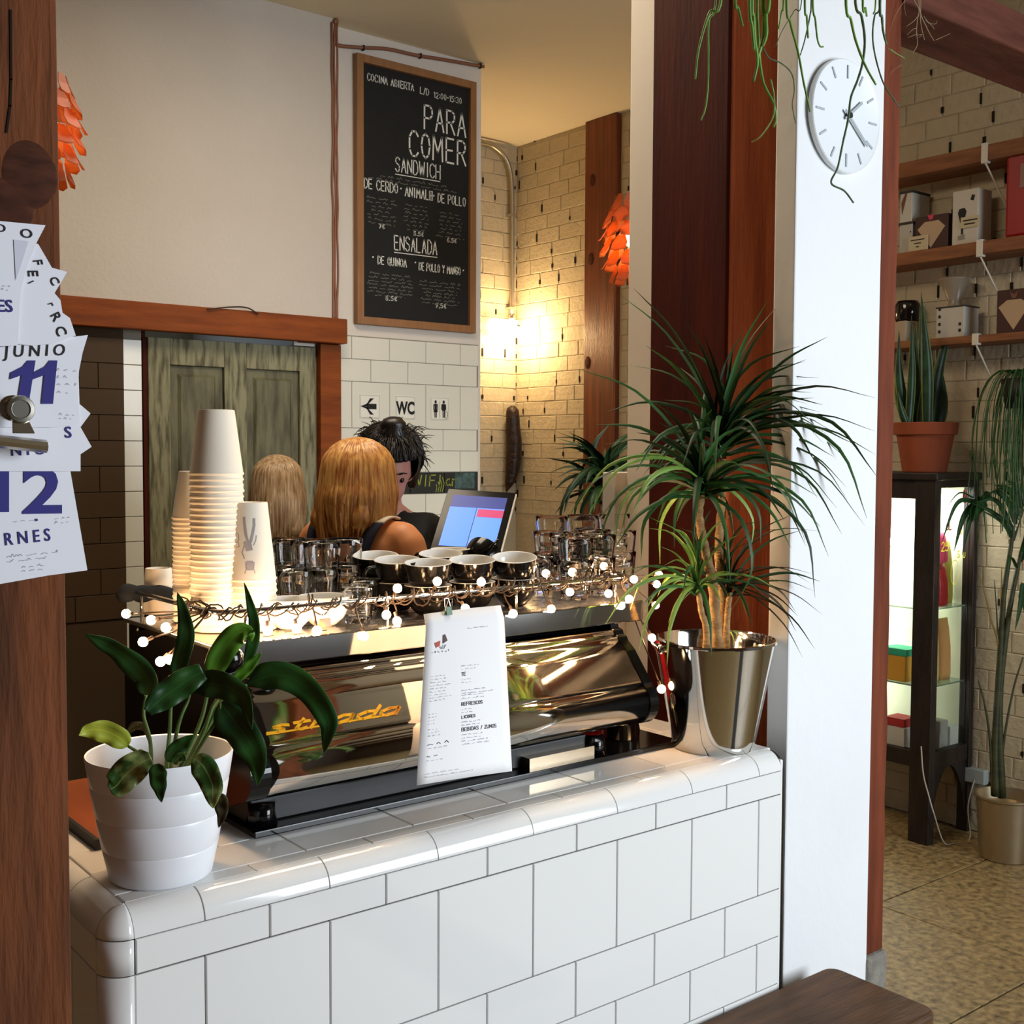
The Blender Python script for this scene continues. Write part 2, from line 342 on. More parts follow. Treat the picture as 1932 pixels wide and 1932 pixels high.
def brickwall(axis, lo, hi, z0, z1, par, pat, key):
    """axis 'y': bricks on the plane x=XW running along y; axis 'x': on the plane y=YB"""
    row = int(z0/RH)
    while row*RH < z1:
        z = row*RH; h = min(RH, z1-z)-.0022
        w = pat[0]; off = (row % 3)*w*.37
        a = lo-off
        while a < hi:
            w = random.choice(pat); b = min(a+w, hi); a2 = max(a, lo)
            if b-a2 > .03:
                ww = math.floor((b-a2-.002)*250)/250; 
                if h > .02 and ww > .02:
                    nb[key] += 1
                    if axis == 'y': brick(par, ww, round(h, 3), (XW+.013, b-.002, z+.001), -math.pi/2)
                    else: brick(par, ww, round(h, 3), (a2+.002, YB+.013, z+.001), 0)
                if random.random() < .33:
                    g = random.uniform(.003, .007); hh = random.uniform(.2, .6)*RH; zz = z+RH*.2
                    if axis == 'y': slits.box((XW-.0045, b-g, zz), (XW+.005, b+g, zz+hh))
                    else: slitb.box((b-g, YB-.0045, zz), (b+g, YB+.005, zz+hh))
            a += w
        row += 1
brickwall('y', 1.9, 3.1, .1, 3.15, wr, (.15, .15, .17), 0)
brickwall('y', 4.55, 4.64, 1.3, ZC, wr, (.12,), 0)
brickwall('y', 4.90, YB, 1.25, ZC, wr, (.25, .17, .2), 0)
brickwall('x', 3.86, XW, 1.25, ZC, wb, (.24, .17), 1)
for par in (wr, wb):
    L_ = sorted([q for q in SPEC if q[0] is par], key=lambda q: math.dist(q[3], (0, 0, H)) if not (q[3][1] < 2.2 or q[3][1] > 2.98 and q[3][1] < 4.5) else 99)
    for q in L_[:300]: place_brick(*q)
    m = MB()
    for (_, w_, h_, loc_, rz_) in L_[300:]:
        if rz_: m.slab(loc_, (0, -1, 0), (0, 0, 1), (-1, 0, 0), w_, h_, .014, .003)
        else: m.slab(loc_, (1, 0, 0), (0, 0, 1), (0, -1, 0), w_, h_, .014, .003)
    if m.v: m.build('brickwork', brickm, par, kind='stuff')
slits.build('dark_gap', slitm, wr, kind='stuff'); slitb.build('dark_gap', slitm, wb, kind='stuff')
# varnished timber let into the brick wall
m = MB(); m.box((XW-.035, 4.645, 0), (XW+.01, 4.895, ZC)); o = m.build('timber_post', postwall, None, bevel=.006)
tag(o, 'varnished brown timber post let into the cream brick wall', 'post')
m = MB()
for z, y in ((3.05, 4.83), (2.62, 4.84), (2.05, 4.86)): m.sphere((XW-.036, y, z), (.004, .022, .035), 8)
m.build('knot', knotm, o, smooth=True)
# ---- WC wall: tiled below, chalkboard above
XR = 3.379; XL = 2.466+.02
m = MB(); m.box((XL+.02, YWC+.006, 0), (XR, YB+.2, ZC)); m.box((XL-.1, YWC+.006, 2.0), (XL+.02, YB+.2, ZC)); wc = struct(m.build('wall_wc', plaster))
m = MB(); m.box((XL, YWC+.0045, 0), (XR-.014, YWC+.0055, 2.06)); m.build('grout_bed', groutl, wc)
TS = .0985; ztop = 2.056
def wctile(x0, x1, z0, z1, mt=tilew, par=wc, y=YWC+.005, nm='tile'):
    if x1-x0 < .012: return
    m = MB(); m.slab((x0+.0012, y, z0+.0012), (1, 0, 0), (0, 0, 1), (0, -1, 0), x1-x0-.0024, z1-z0-.0024, .006, .0015); return m.build(nm, mt, par)
XT0 = 2.56; XT1 = XR-.016; ph = 2.665
rows = [(2.056, 1.957, 0), (1.957, 1.858, 1), (1.858, 1.653, 0), (1.653, 1.553, 1), (1.553, 1.454, 0)]
z = 1.354; k = 0
rows2 = []
while z > .9: rows2.append((z, z-.0995, k % 2)); z -= .0995; k += 1
for (z1, z0, sh) in rows+rows2:
    x = ph-.197*(1 if not sh else .5)-.0
    while x < XT1:
        a = max(x, 2.60); b = min(x+.197, XT1)
        if b > a: wctile(a, b, z0, z1)
        x += .197
m = MB()
x = ph-.197
m.box((2.56, YWC+.001, 0), (XT1, YWC+.004, .9)); m.build('lower_tiling', tilew, wc)
# black chalk tiles
blacktile = mat('black_chalk_tile', '#15150f', rough=.5, noise=.3, nscale=10)
for (a, b) in ((2.86, 2.973), (2.973, 3.165), (3.165, XT1)): wctile(a, b, 1.3545, 1.453, blacktile, nm='black_tile')
ylw = mat('yellow_green_chalk', '#8f9a3a', rough=.9); m = MB()
pl, w = strokes('WIFI', .05, 1.8, .1); ink(m, pl, (2.99, YWC-.001, 1.39), (1, 0, 0), (0, 0, 1), (0, -1, 0), .006)
for i in range(4): ink(m, [[(0.0, 0), (.006+.002*i, .02+.006*i), (.002, .035+.011*i)]], (3.115+.012*i, YWC-.001, 1.362), (1, 0, 0), (0, 0, 1), (0, -1, 0), .004)
pl, w = strokes('and', .048, 1.2); ink(m, pl, (3.175, YWC-.001, 1.39), (1, 0, 0), (0, 0, 1), (0, -1, 0), .006)
m.build('chalk_writing', ylw, wc)
m = MB(); m.box((3.225, YWC-.0016, 1.375), (3.34, YWC-.001, 1.45)); m.build('chalk_smudge', mat('blue_chalk_dust', '#5d7878', rough=.95, col2='#2c3a35', nscale=30), wc)
m = MB(); ink(m, squiggle(.06, .008, 3), (2.99, YWC-.002, 1.637), (1, 0, 0), (0, 0, 1), (0, -1, 0), .003); m.build('pen_note', inkblack, wc)
# ---- three toilet signs
def sign(x, label):
    t = thing('toilet_sign', label, 'sign', (x, YWC-.001, 1.745), 'three square toilet signs on the tiled wall')
    m = MB(); m.box((x-.052, YWC-.0035, 1.697), (x+.052, YWC-.001, 1.803)); m.build('plate', mat('sign_white', '#e4e4da', rough=.3), t, bevel=.002)
    m = MB(); r = .049
    ink(m, [[(-r, -r), (r, -r), (r, r), (-r, r), (-r, -r)]], (x, YWC-.0035, 1.75), (1, 0, 0), (0, 0, 1), (0, -1, 0), .0012); m.build('border', groutl, t)
    return t
s0 = sign(2.756, 'white square sign with a black arrow pointing left, leftmost of three')
m = MB(); P = lambda q, x: [(x+a, YWC-.0042, 1.75+b) for a, b in q]
def face(pts): m.add(pts, [tuple(range(len(pts)))])
face(P([(-.012, .012), (-.012, -.012), (.040, -.012), (.040, .012)], 2.75)); face(P([(-.045, 0), (-.012, .012), (.004, .036), (.024, .036), (-.016, 0.0)], 2.752)); face(P([(-.045, 0), (-.016, 0), (.024, -.036), (.004, -.036), (-.012, -.012)], 2.752)); m.build('arrow', inkblack, s0)
s2 = sign(2.945, 'white square sign reading WC in black letters, middle of three')
m = MB(); put_text(m, 'WC', (2.945, YWC-.0038, 1.722), (1, 0, 0), (0, 0, 1), (0, -1, 0), .078, bold=.003, align='CENTER', sx=.72); m.build('letters', inkblack, s2)
s3 = sign(3.135, 'white square sign with black woman and man figures, rightmost of three')
m = MB()
for x, wom in ((3.112, 1), (3.158, 0)):
    if wom: face(P([(-.008, .022), (.008, .022), (.007, 0), (.013, -.016), (-.013, -.016), (-.007, 0)], x))
    else: face(P([(-.011, .022), (.011, .022), (.009, -.010), (-.009, -.010)], x))
    face(P([(-.007, -.01), (-.001, -.01), (-.001, -.042), (-.006, -.042)], x)); face(P([(.001, -.01), (.007, -.01), (.006, -.042), (.001, -.042)], x))
    face(P([(.008, .022), (.013, .018), (.014, -.006), (.010, -.006)], x)); face(P([(-.008, .022), (-.013, .018), (-.014, -.006), (-.010, -.006)], x))
    face(P([(.0065*math.cos(a), .031+.008*math.sin(a)) for a in np.linspace(0, 6.28, 10)[:-1]], x))
m.build('figures', inkblack, s3)
m = MB(); ink(m, [[(0, -.04), (0, .035)]], (3.135, YWC-.0042, 1.75), (1, 0, 0), (0, 0, 1), (0, -1, 0), .0012)
ink(m, [[(.007*math.cos(a), .017*math.sin(a)) for a in np.linspace(0, 6.28, 12)]], (3.173, YWC-.0042, 1.722), (1, 0, 0), (0, 0, 1), (0, -1, 0), .002); m.build('drawn_basket', mat('pencil', '#5a4a3a'), s3)
# ---- plaster wall over the door, timber lintel, door, jamb
m = MB(); m.box((-1.6, YL, 2.10), (XL+.055, YWC+.2, ZC)); struct(m.build('wall_over_door', mat('grey_plaster', '#c6beb4', rough=.9, noise=.06, nscale=3, bump=.25, bscale=60)))
m = MB(); m.box((.9, YL-.02, 2.012), (2.594, YL+.03, 2.118)); m.box((2.4, YL+.03, 2.012), (2.594, YWC+.005, 2.118)); o = m.build('lintel_board', trimwood, bevel=.004); tag(o, 'long orange brown timber board along the bottom of plaster wall', 'board')
m = MB(); m.box((2.49, YWC-.035, 0), (2.592, YWC+.005, 2.010)); o = m.build('door_jamb', trimwood, bevel=.003); tag(o, 'upright orange brown timber jamb right of the green door', 'jamb')
# old green door
gd = mat('weathered_green_paint', '#6f6c50', rough=.6, col2='#4a4632', nscale=5, stretch=(5, 5, .9), bump=.4, bscale=30, contrast=(.35, .6))
gd2 = mat('weathered_pale_paint', '#8a8768', rough=.65, col2='#4f4a33', nscale=9, stretch=(6, 6, .8), bump=.4, bscale=30, contrast=(.35, .55))
dx0, dx1 = PY(280, 700, YWC)[0], 2.485
YD = YWC
t = thing('door_1', 'old weathered green panelled door', 'door', ((dx0+dx1)/2, YD, 0)); t['kind'] = 'structure'; del t['category']; del t['label']
m = MB(); m.box((dx0, YD+.02, 0), (dx1, YD+.045, 1.995)); m.build('leaf', gd, t)
a1, a2, b1, b2 = [PY(q, 750, YD)[0] for q in (322, 424, 466, 566)]
m = MB()
for (p, q) in ((dx0, a1), (a2, b1), (b2, dx1)): m.box((p, YD, 0), (q, YD+.021, 1.995))
for (p, q) in ((a1, a2), (b1, b2)):
    m.box((p, YD, 1.89), (q, YD+.021, 1.995)); m.box((p, YD, .78), (q, YD+.021, .95)); m.box((p, YD, 0), (q, YD+.021, .2))
m.build('stiles_and_rails', gd2, t, bevel=.003)
for (p, q) in ((a1, a2), (b1, b2)):
    for (u, v) in ((.95, 1.89), (.2, .78)):
        m = MB(); m.slab((p+.004, YD+.021, u+.004), (1, 0, 0), (0, 0, 1), (0, -1, 0), q-p-.008, v-u-.008, .016, .014)
        m.v = m.v[:8]+[(x, y+.0, z) for x, y, z in m.v[8:]]
        mm = MB(); w_, h_ = q-p, v-u
        mm.slab((p, YD+.021, u), (1, 0, 0), (0, 0, 1), (0, -1, 0), w_, h_, .006, .003)
        mm.slab((p+.035, YD+.016, u+.035), (1, 0, 0), (0, 0, 1), (0, -1, 0), w_-.07, h_-.07, .012, .010)
        mm.build('door_panel', gd, t)
m = MB(); x_ = dx1-.05; m.tube([(x_, YD, 1.02), (x_, YD-.04, 1.02)], .008); m.sphere((x_, YD-.05, 1.02), .022, 8); m.build('door_knob', oldwood, t, smooth=True)
# tiled strip left of the door and the dark tiled panel
xs0, xs1 = PY(232, 800, YWC)[0], PY(269, 800, YWC)[0]
m = MB(); m.box((xs0, YWC+.006, 0), (xs1, YWC+.15, 2.1)); st = struct(m.build('wall_strip', groutl))
for k in range(11):
    z1 = 1.98-.0985*k; wctile(xs0, xs1, z1-.0985, z1, par=st)
m = MB(); m.box((xs0, YWC, 0), (xs1, YWC+.005, .89)); m.build('lower_tiling', tilew, st)
m = MB(); m.box((xs1, YWC+.03, 0), (dx0, YWC+.15, 2.1)); m.box((dx0-.018, YWC+.01, 0), (dx0-.002, YWC+.03, 1.99)); struct(m.build('trim_1', darkwood))
browntile = mat('taupe_glazed_tile', '#4a3927', rough=.6, noise=.12, nscale=3, spec=.25)
m = MB(); m.box((-1.6, YWC-.02, 0), (xs0-.002, YWC+.15, 2.1)); dk = struct(m.build('wall_taupe', mat('taupe_grout', '#43331f', rough=.9)))
for k in range(11):
    for j in range(3):
        z1 = 1.98-.0985*k; x1 = xs0-.004-j*.197+(.0985 if k % 2 else 0); x0 = x1-.197; x1 = min(x1, xs0-.004)
        wctile(x0, x1, z1-.0985, z1, browntile, dk, YWC-.021)
# ceiling-edge and wall cables (copper coloured)
copper = mat('copper_brown_cable', '#8a5a43', rough=.5)
t = thing('wall_cable', 'copper brown cable running down the wall corner and along ceiling edge', 'cable', (2.48, 4.3, 2.1))
random.seed(5)
for dx in (0, .012, .022):
    pts = [(XL+.045+dx+random.uniform(-.003, .003), YL-.006, z) for z in np.linspace(2.10, 3.36, 14)]
    m = MB(); m.tube(catmull(pts, 3), .0045, 6); m.build('upright_run', copper, t, smooth=True)
pts = [(2.54, YL-.006, 3.36), (2.552, YL-.008, 3.374), (2.565, YL+.02, 3.34), (2.59, YWC-.006, 3.30), (2.70, YWC-.006, 3.31), (2.85, YWC-.006, 3.335), (3.0, YWC-.006, 3.34), (3.15, YWC-.006, 3.352), (3.385, YWC-.006, 3.368)]
m = MB(); m.tube(catmull(pts, 6), .008, 6); m.build('ceiling_run', copper, t, smooth=True)
m = MB()
for x, z in ((2.72, 3.312), (3.02, 3.341), (3.36, 3.366)): m.box((x, YWC-.016, z-.011), (x+.006, YWC, z+.011))
m.build('cable_clip', blackmat, t)
t2 = MB(); t2.tube(catmull([(1.95, YL-.03, 2.108), (2.05, YL-.03, 2.125), (2.12, YL-.03, 2.128), (2.17, YL-.03, 2.106)], 6), .003, 6); o = t2.build('loose_cable', cablem, smooth=True); tag(o, 'short dark cable lying on top of the lintel board', 'cable')
# ---- chalkboard
bx0, bx1, bz0, bz1 = 2.678, 3.326, 2.11, 3.279
cb = thing('menu_chalkboard', 'tall black menu chalkboard with white handwriting in light wood frame', 'chalkboard', ((bx0+bx1)/2, YWC, bz0))
yb = YWC-.012
m = MB(); m.box((bx0+.02, yb, bz0+.02), (bx1-.02, YWC+.004, bz1-.02)); m.build('board', boardm, cb)
fw = .034
for nm, a, b in (('frame_side', (bx0, YWC-.03, bz0), (bx0+fw, YWC+.004, bz1)), ('frame_side', (bx1-fw, YWC-.03, bz0), (bx1, YWC+.004, bz1)), ('frame_rail', (bx0+fw, YWC-.03, bz0), (bx1-fw, YWC+.004, bz0+fw)), ('frame_rail', (bx0+fw, YWC-.03, bz1-fw), (bx1-fw, YWC+.004, bz1))):
    m = MB(); m.box(a, b); m.build(nm, framew, cb, bevel=.002)
# board coordinates: u 0..1 across, v 0..1 down
bw = bx1-bx0-2*fw; bh = bz1-bz0-2*fw
def chalkline(mb, s, u, v, hgt, wdt, gap=1.6, fit=None):
    mb = MB()
    pl, w = strokes(s, hgt, gap); k = (fit*bw/w) if fit else 1
    pl = [[(x*k+random.uniform(-.0008, .0008), y+random.uniform(-.0008, .0008)) for x, y in p] for p in pl]
    ink(mb, pl, (bx0+fw+u*bw, yb, bz1-fw-v*bh), (1, 0, 0), (0, 0, 1), (0, -1, 0), wdt); mb.build('chalk_dot' if s == '*' else 'chalk_lettering', chalk, cb)
random.seed(2); m = MB()
chalkline(m, 'COCINA ABIERTA', .05, .062, .030, .0045, fit=.42); chalkline(m, 'L/D', .53, .066, .028, .004, fit=.08); chalkline(m, '12:00-15:30', .66, .07, .026, .0035, fit=.27)
chalkline(m, 'PARA', .57, .205, .105, .0085, fit=.40); chalkline(m, 'COMER', .43, .325, .110, .0085, fit=.54)
chalkline(m, 'SANDWICH', .30, .400, .062, .0055, fit=.42); ink(m, [[(0, 0), (.42*bw, .002)]], (bx0+fw+.3*bw, yb, bz1-fw-.412*bh), (1, 0, 0), (0, 0, 1), (0, -1, 0), .004)
chalkline(m, 'DE CERDO', .02, .488, .042, .005, fit=.30); chalkline(m, '*', .345, .48, .03, .006); chalkline(m, 'ANIMAL', .39, .493, .042, .005, fit=.22)
chalkline(m, '*', .655, .487, .03, .006); chalkline(m, 'DE POLLO', .70, .496, .040, .0045, fit=.27)
chalkline(m, 'ENSALADA', .29, .716, .062, .0055, fit=.40); ink(m, [[(0, 0), (.40*bw, .002)]], (bx0+fw+.29*bw, yb, bz1-fw-.728*bh), (1, 0, 0), (0, 0, 1), (0, -1, 0), .004)
chalkline(m, '*', .09, .772, .03, .006); chalkline(m, 'DE QUINOA', .14, .782, .034, .0045, fit=.26); chalkline(m, '*', .48, .772, .03, .006); chalkline(m, 'DE POLLO Y MANGO', .52, .787, .034, .0045, fit=.40); chalkline(m, '*', .945, .78, .03, .006)
chalkline(m, '7€', .15, .638, .018, .004); chalkline(m, '5.5€', .47, .648, .018, .004); chalkline(m, '6.5€', .79, .655, .018, .004)
chalkline(m, '6.5€', .21, .925, .020, .004); chalkline(m, '9,5€', .68, .935, .020, .004)
ink(m, [[(0, 0), (.018, 0), (.018, .04), (0, .04), (0, 0)], [(0, .02), (.018, .02)], [(.009, 0), (.009, .04)]], (bx0+fw+.617*bw, yb, bz1-fw-.493*bh), (1, 0, 0), (0, 0, 1), (0, -1, 0), .003)
m.build('chalk_line', chalk, cb, kind='stuff')
def para(u, v0, w, n, dv, seed, ctr=True):
    R = random.Random(seed); m = MB()
    for i in range(n):
        ww = w*R.uniform(.65, 1); uu = u+(w-ww)/2
        ink(m, squiggle(ww*bw, .011, seed*31+i), (bx0+fw+uu*bw, yb, bz1-fw-(v0+dv*i)*bh), (1, 0, 0), (0, 0, 1), (0, -1, 0), .0026)
    m.build('small_writing', chalkdim, cb, kind='stuff')
para(.03, .432, .88, 2, .015, 1); para(.04, .525, .27, 7, .0165, 2); para(.36, .53, .27, 7, .0165, 3); para(.68, .54, .29, 7, .0165, 4)
para(.04, .825, .43, 7, .0145, 5); para(.51, .835, .43, 7, .0145, 6)
# ---- conduit and wall lamp in the alcove
t = thing('lamp_conduit', 'bare steel conduit pipe bending down the brick wall above the lamp', 'pipe', (4.376, YB-.03, 2.4))
m = MB(); m.tube(catmull([(3.4, YB-.035, 3.352), (4.10, YB-.035, 3.35), (4.26, YB-.035, 3.33), (4.345, YB-.035, 3.25), (4.372, YB-.035, 3.10), (4.376, YB-.035, 2.8), (4.376, YB-.035, 2.36)], 8), .014, 10); m.build('pipe', mat('galvanised_pipe', (.42, .38, .30), rough=.35, metal=.9), t, smooth=True)
m = MB()
for z in (2.95, 2.40): m.box((4.352, YB-.055, z), (4.40, YB+.004, z+.014))
m.build('pipe_clip', steelm, t)
lampglow = mat('lamp_glow', (1.0, .74, .40), emit=9)
t = thing('wall_lamp', 'glowing horizontal tube lamp with round bulb on the brick wall', 'lamp', (4.33, YB-.04, 2.27))
m = MB(); m.box((4.205, YB-.08, 2.235), (4.40, YB-.02, 2.335)); m.build('tube_shade', lampglow, t, bevel=.012, seg=3)
m = MB(); m.sphere((4.385, YB-.15, 2.25), .052, 12); m.build('bulb', mat('bulb_glow', (1.0, .82, .52), emit=22), t, smooth=True)
m = MB(); m.tube([(4.376, YB-.035, 2.37), (4.376, YB-.035, 2.33)], .02, 10); m.tube([(4.376, YB-.035, 2.32), (4.384, YB-.13, 2.28)], .012, 8); m.build('lamp_fitting', steelm, t, smooth=True)
# carved wooden ornament on brick
t = MB(); pts = [(4.375, YB-.03, 1.80), (4.372, YB-.05, 1.78), (4.374, YB-.055, 1.68), (4.378, YB-.06, 1.60), (4.376, YB-.055, 1.5), (4.368, YB-.05, 1.42), (4.352, YB-.045, 1.36), (4.335, YB-.04, 1.31)]
t.tube(catmull(pts, 5), [.02, .03, .036, .038, .04, .04, .04, .042, .042, .042, .044, .044, .044, .046, .046, .046, .046, .046, .046, .046, .045, .044, .044, .042, .04, .038, .036, .034, .032, .03, .026, .022, .016, .012, .008, .004][:36], 10)
o = t.build('wooden_carving', mat('dark_carved_wood', '#2b1410', rough=.35, col2='#140906', nscale=25, bump=.9, bscale=40), smooth=True); tag(o, 'long dark carved wooden ornament hanging on the cream brick wall', 'ornament')
# ================================================================ white column, timber posts, beam
YCF = 1.536
m = MB(); m.box((1.965, YCF, 0), (2.268, YCF+.055, ZC)); o = m.build('white_column', plaster2, bevel=.004); tag(o, 'broad white plastered column carrying the wall clock', 'column')
t = thing('timber_post', 'thick red brown timber post behind the dragon tree', 'post', (2.12, 1.9, 0))
m = MB(); m.box((2.06, 1.79, 0), (2.26, 2.03, ZC)); m.build('post', redwood, t, bevel=.006)
m = MB(); m.box((2.048, 1.795, 0), (2.0595, 2.032, ZC)); m.build('side_board', darkwood, t, bevel=.002)
m = MB(); m.box((2.055, 2.034, 0), (2.26, 2.118, ZC)); o = m.build('white_pier', mat('smooth_plaster', '#d9d2c8', rough=.9, noise=.04, nscale=3, bump=.06, bscale=30), bevel=.003); tag(o, 'narrow white plaster pier left of the red timber post', 'pier')
m = MB(); m.box((2.02, 2.122, 0), (2.24, 2.17, 1.50)); o = m.build('half_wall', mat('smooth_plaster', '#d9d2c8'), bevel=.003); tag(o, 'low white half wall end beside the white pier', 'wall')
# right post on a stone foot
t = thing('timber_post', 'slim red brown timber post on stone foot right of white column', 'post', (2.30, 1.6, .40))
random.seed(9); m = MB(); n = 34; pts = []
for i in range(n+1):
    z = .40+(ZC-.40)*i/n; j = random.uniform(-.003, .003); pts.append((z, 2.269+j*.2, 2.333+j+.045*(1-(z-.4)/3)*.0))
for i in range(n):
    (z0, a0, b0), (z1, a1, b1) = pts[i], pts[i+1]
    m.add([(a0, YCF+.004, z0), (b0, YCF+.004, z0), (b0, YCF+.22, z0), (a0, YCF+.22, z0), (a1, YCF+.004, z1), (b1, YCF+.004, z1), (b1, YCF+.22, z1), (a1, YCF+.22, z1)], [(0, 1, 5, 4), (1, 2, 6, 5), (2, 3, 7, 6), (3, 0, 4, 7)]+([(3, 2, 1, 0)] if i == 0 else []))
m.build('post', mat('dark_red_post', '#7a3c22', rough=.7, spec=.2, col2='#552616', nscale=5, stretch=(5, 5, .6), bump=.35, bscale=22), t)
m = MB(); m.box((2.262, YCF-.006, 0), (2.345, YCF+.24, .398)); m.build('stone_foot', mat('grey_stone', '#8d887d', rough=.9, noise=.35, nscale=25, bump=.8, bscale=40), t, bevel=.012, seg=3)
# ceiling beam
zb = 2.558
m = MB(); m.box((2.336, YCF, zb), (XW+.01, YCF+.176, zb+.094)); o = m.build('timber_beam', mat('purple_brown_beam', '#6a3c2e', rough=.75, spec=.2, col2='#4c281e', nscale=5, stretch=(.8, 6, 6), bump=.3), bevel=.006); tag(o, 'heavy dark brown timber beam running right from the slim post', 'beam')
# left foreground post
t = thing('timber_post', 'thick dark wooden post carrying calendar sheets at left edge', 'post', (.28, 1.32, 0))
YP = 1.22; xp = PY(124, 900, YP)[0]
m = MB(); m.box((xp-.30, YP, 0), (xp, YP+.26, ZC)); m.build('post', oldwood, t, bevel=.008)
m = MB(); c = PY(55, 330, YP); m.sphere((c[0], YP+.001, c[2]), (.028, .0030, .036), 12); c = PY(8, 390, YP); m.sphere((c[0], YP+.001, c[2]), (.03, .003, .03), 12); m.build('knot', knotm, t, smooth=True)
m = MB(); P_ = [PY(20, 20, YP), PY(21, 150, YP), PY(19, 200, YP), PY(12, 250, YP)]
ink(m, [[(p[0], p[2]) for p in P_]], (0, YP-.0005, 0), (1, 0, 0), (0, 0, 1), (0, -1, 0), .0022); m.build('crack', slitm, t)
MX_ = Matrix.Rotation(math.pi/2, 3, 'X')
# ---- tear-off calendar sheets and the bulldog clip on the left post
navyp = mat('navy_print', '#2a2478', rough=.7); pale = mat('pale_print', '#b9b9c6', rough=.8)
calpap = mat('calendar_paper', '#e9e9f0', rough=.85)
def V3(p): return Vector(tuple(float(c) for c in p))
def sheet(label, poly, off, curl=.0, grp='loose calendar sheets clipped to the post'):
    Y = YP-off; c = PY(sum(p[0] for p in poly)/len(poly), sum(p[1] for p in poly)/len(poly), Y)
    t = thing('calendar_sheet', label, 'paper', c, grp)
    P = [V3(PY(x, y, Y-curl*max(0, (x-60)/100))) for x, y in poly]
    m = MB(); m.prism(P, (0, .0006, 0)); m.build('sheet', calpap, t); return t, Y
def ctext(t, Y, s, px, py, hpx, mt, ang=0, bold=0, sx=1, shear=0, nm='print', lift=.0008):
    o = V3(PY(px, py, Y)); mpp = (V3(PY(px, py+10, Y))-o).length/10; a = math.radians(ang); m = MB()
    put_text(m, s, o, (math.cos(a), 0, math.sin(a)), (-math.sin(a), 0, math.cos(a)), (0, -1, 0), hpx*mpp/.70, bold=bold*hpx*mpp, lift=lift, shear=shear, sx=sx); m.build(nm, mt, t)
def cscrib(t, Y, px, py, w, h, n, dy, seed, mt, ang=0):
    o = V3(PY(px, py, Y)); mpp = (V3(PY(px, py+10, Y))-o).length/10; a = math.radians(ang); m = MB()
    for i in range(n): ink(m, squiggle(w*mpp*(1-.2*(i % 2)), h*mpp, seed+i), o-Vector((0, 0, dy*i*mpp)), (math.cos(a), 0, math.sin(a)), (-math.sin(a), 0, math.cos(a)), (0, -1, 0), .0005, .0009)
    m.build('small_print', mt, t)
t, Y = sheet('white calendar sheet with a large navy 12 and the day below, lowest of the bundle', [(-60, 838), (128, 838), (133, 890), (165, 1076), (90, 1086), (0, 1102), (-60, 1110)], .004)
ctext(t, Y, '2', 40, 967, 86, navyp, -1, .03, 1.25); ctext(t, Y, 'V I E R N E S', -55, 1036, 24, navyp, 4, .012, .80); cscrib(t, Y, 14, 1052, 92, 6, 2, 9, 70, pale, 3); cscrib(t, Y, 42, 1072, 46, 5, 2, 7, 80, pale, 3); cscrib(t, Y, 26, 985, 38, 5, 1, 8, 75, pale, 1); cscrib(t, Y, 104, 980, 30, 5, 2, 8, 77, pale, 3)
def one(t, Y, px, py, h, sl=0):
    m = MB(); w = h*.27; sh = lambda x, y: V3(PY(px+x+sl*(h-(py-y) if False else (py-y)), y, Y-.0012))
    m.add([sh(0, py), sh(w, py), sh(w, py-h), sh(w*.35, py-h), sh(0, py-h*.86), sh(-w*.95, py-h*.72), sh(-w*.95, py-h*.56), sh(0, py-h*.66)], [tuple(range(8))[::-1]]); m.build('numeral', navyp, t)
one(t, Y, -6, 966, 86)
m = MB(); o_ = V3(PY(69, 981, Y-.001)); m.add([(o_.x+.0014*math.cos(a), o_.y, o_.z+.0014*math.sin(a)) for a in np.linspace(0, 5.8, 9)], [tuple(range(9))]); m.build('dot', navyp, t)
t, Y = sheet('white calendar sheet with jagged right edge behind the clip', [(-60, 700), (148, 700), (150, 762), (171, 780), (152, 806), (173, 843), (152, 857), (152, 889), (-60, 889)], .0065)
ctext(t, Y, 'S', 122, 826, 21, navyp, 3, .02); ctext(t, Y, 'N I O', 20, 860, 20, navyp, 3, .01, .95)
t, Y = sheet('white calendar sheet with a large navy 11 and month above it', [(-60, 660), (20, 652), (100, 640), (166, 632), (156, 665), (149, 700), (147, 740), (151, 800), (100, 806), (-60, 806)], .009)
ctext(t, Y, 'J U N I O', 8, 674, 22, inkblack, 5, .006, .92, .2); one(t, Y, 32, 762, 82, .16); one(t, Y, 78, 762, 82, .10); cscrib(t, Y, 108, 700, 34, 8, 4, 14, 90, pale, 0); cscrib(t, Y, 112, 784, 26, 5, 2, 7, 95, pale, 0); cscrib(t, Y, 48, 781, 18, 8, 1, 7, 97, inkblack, 10)
t, Y = sheet('white calendar sheet turned sideways with black letters down its edge', [(-40, 470), (72, 460), (98, 505), (127, 513), (103, 553), (114, 566), (118, 590), (132, 600), (143, 633), (104, 648), (60, 652), (-40, 640)], .0115)
for s, x, y, a, h in (('F', 62, 484, 78, 17), ('E', 52, 503, 84, 19), ('I', 52, 527, 60, 12), ('C', 92, 520, 60, 16), ('r', 90, 566, 70, 13), ('R', 94, 588, 60, 18), ('C', 103, 612, 70, 19)): ctext(t, Y, s, x, y+6, h, inkblack, -a, .01)
t, Y = sheet('topmost white calendar sheet, its curled corner pointing up', [(-60, 412), (0, 417), (86, 425), (70, 456), (52, 500), (40, 545), (36, 600), (34, 652), (-60, 655)], .015)
ctext(t, Y, 'O', 38, 448, 17, inkblack, 2, .006, 1.2); ctext(t, Y, 'D', -8, 437, 15, inkblack, 2, .006, 1.2); ctext(t, Y, 'ES', -6, 588, 23, navyp, 3, .02, .95); cscrib(t, Y, -5, 540, 22, 5, 2, 7, 99, pale)
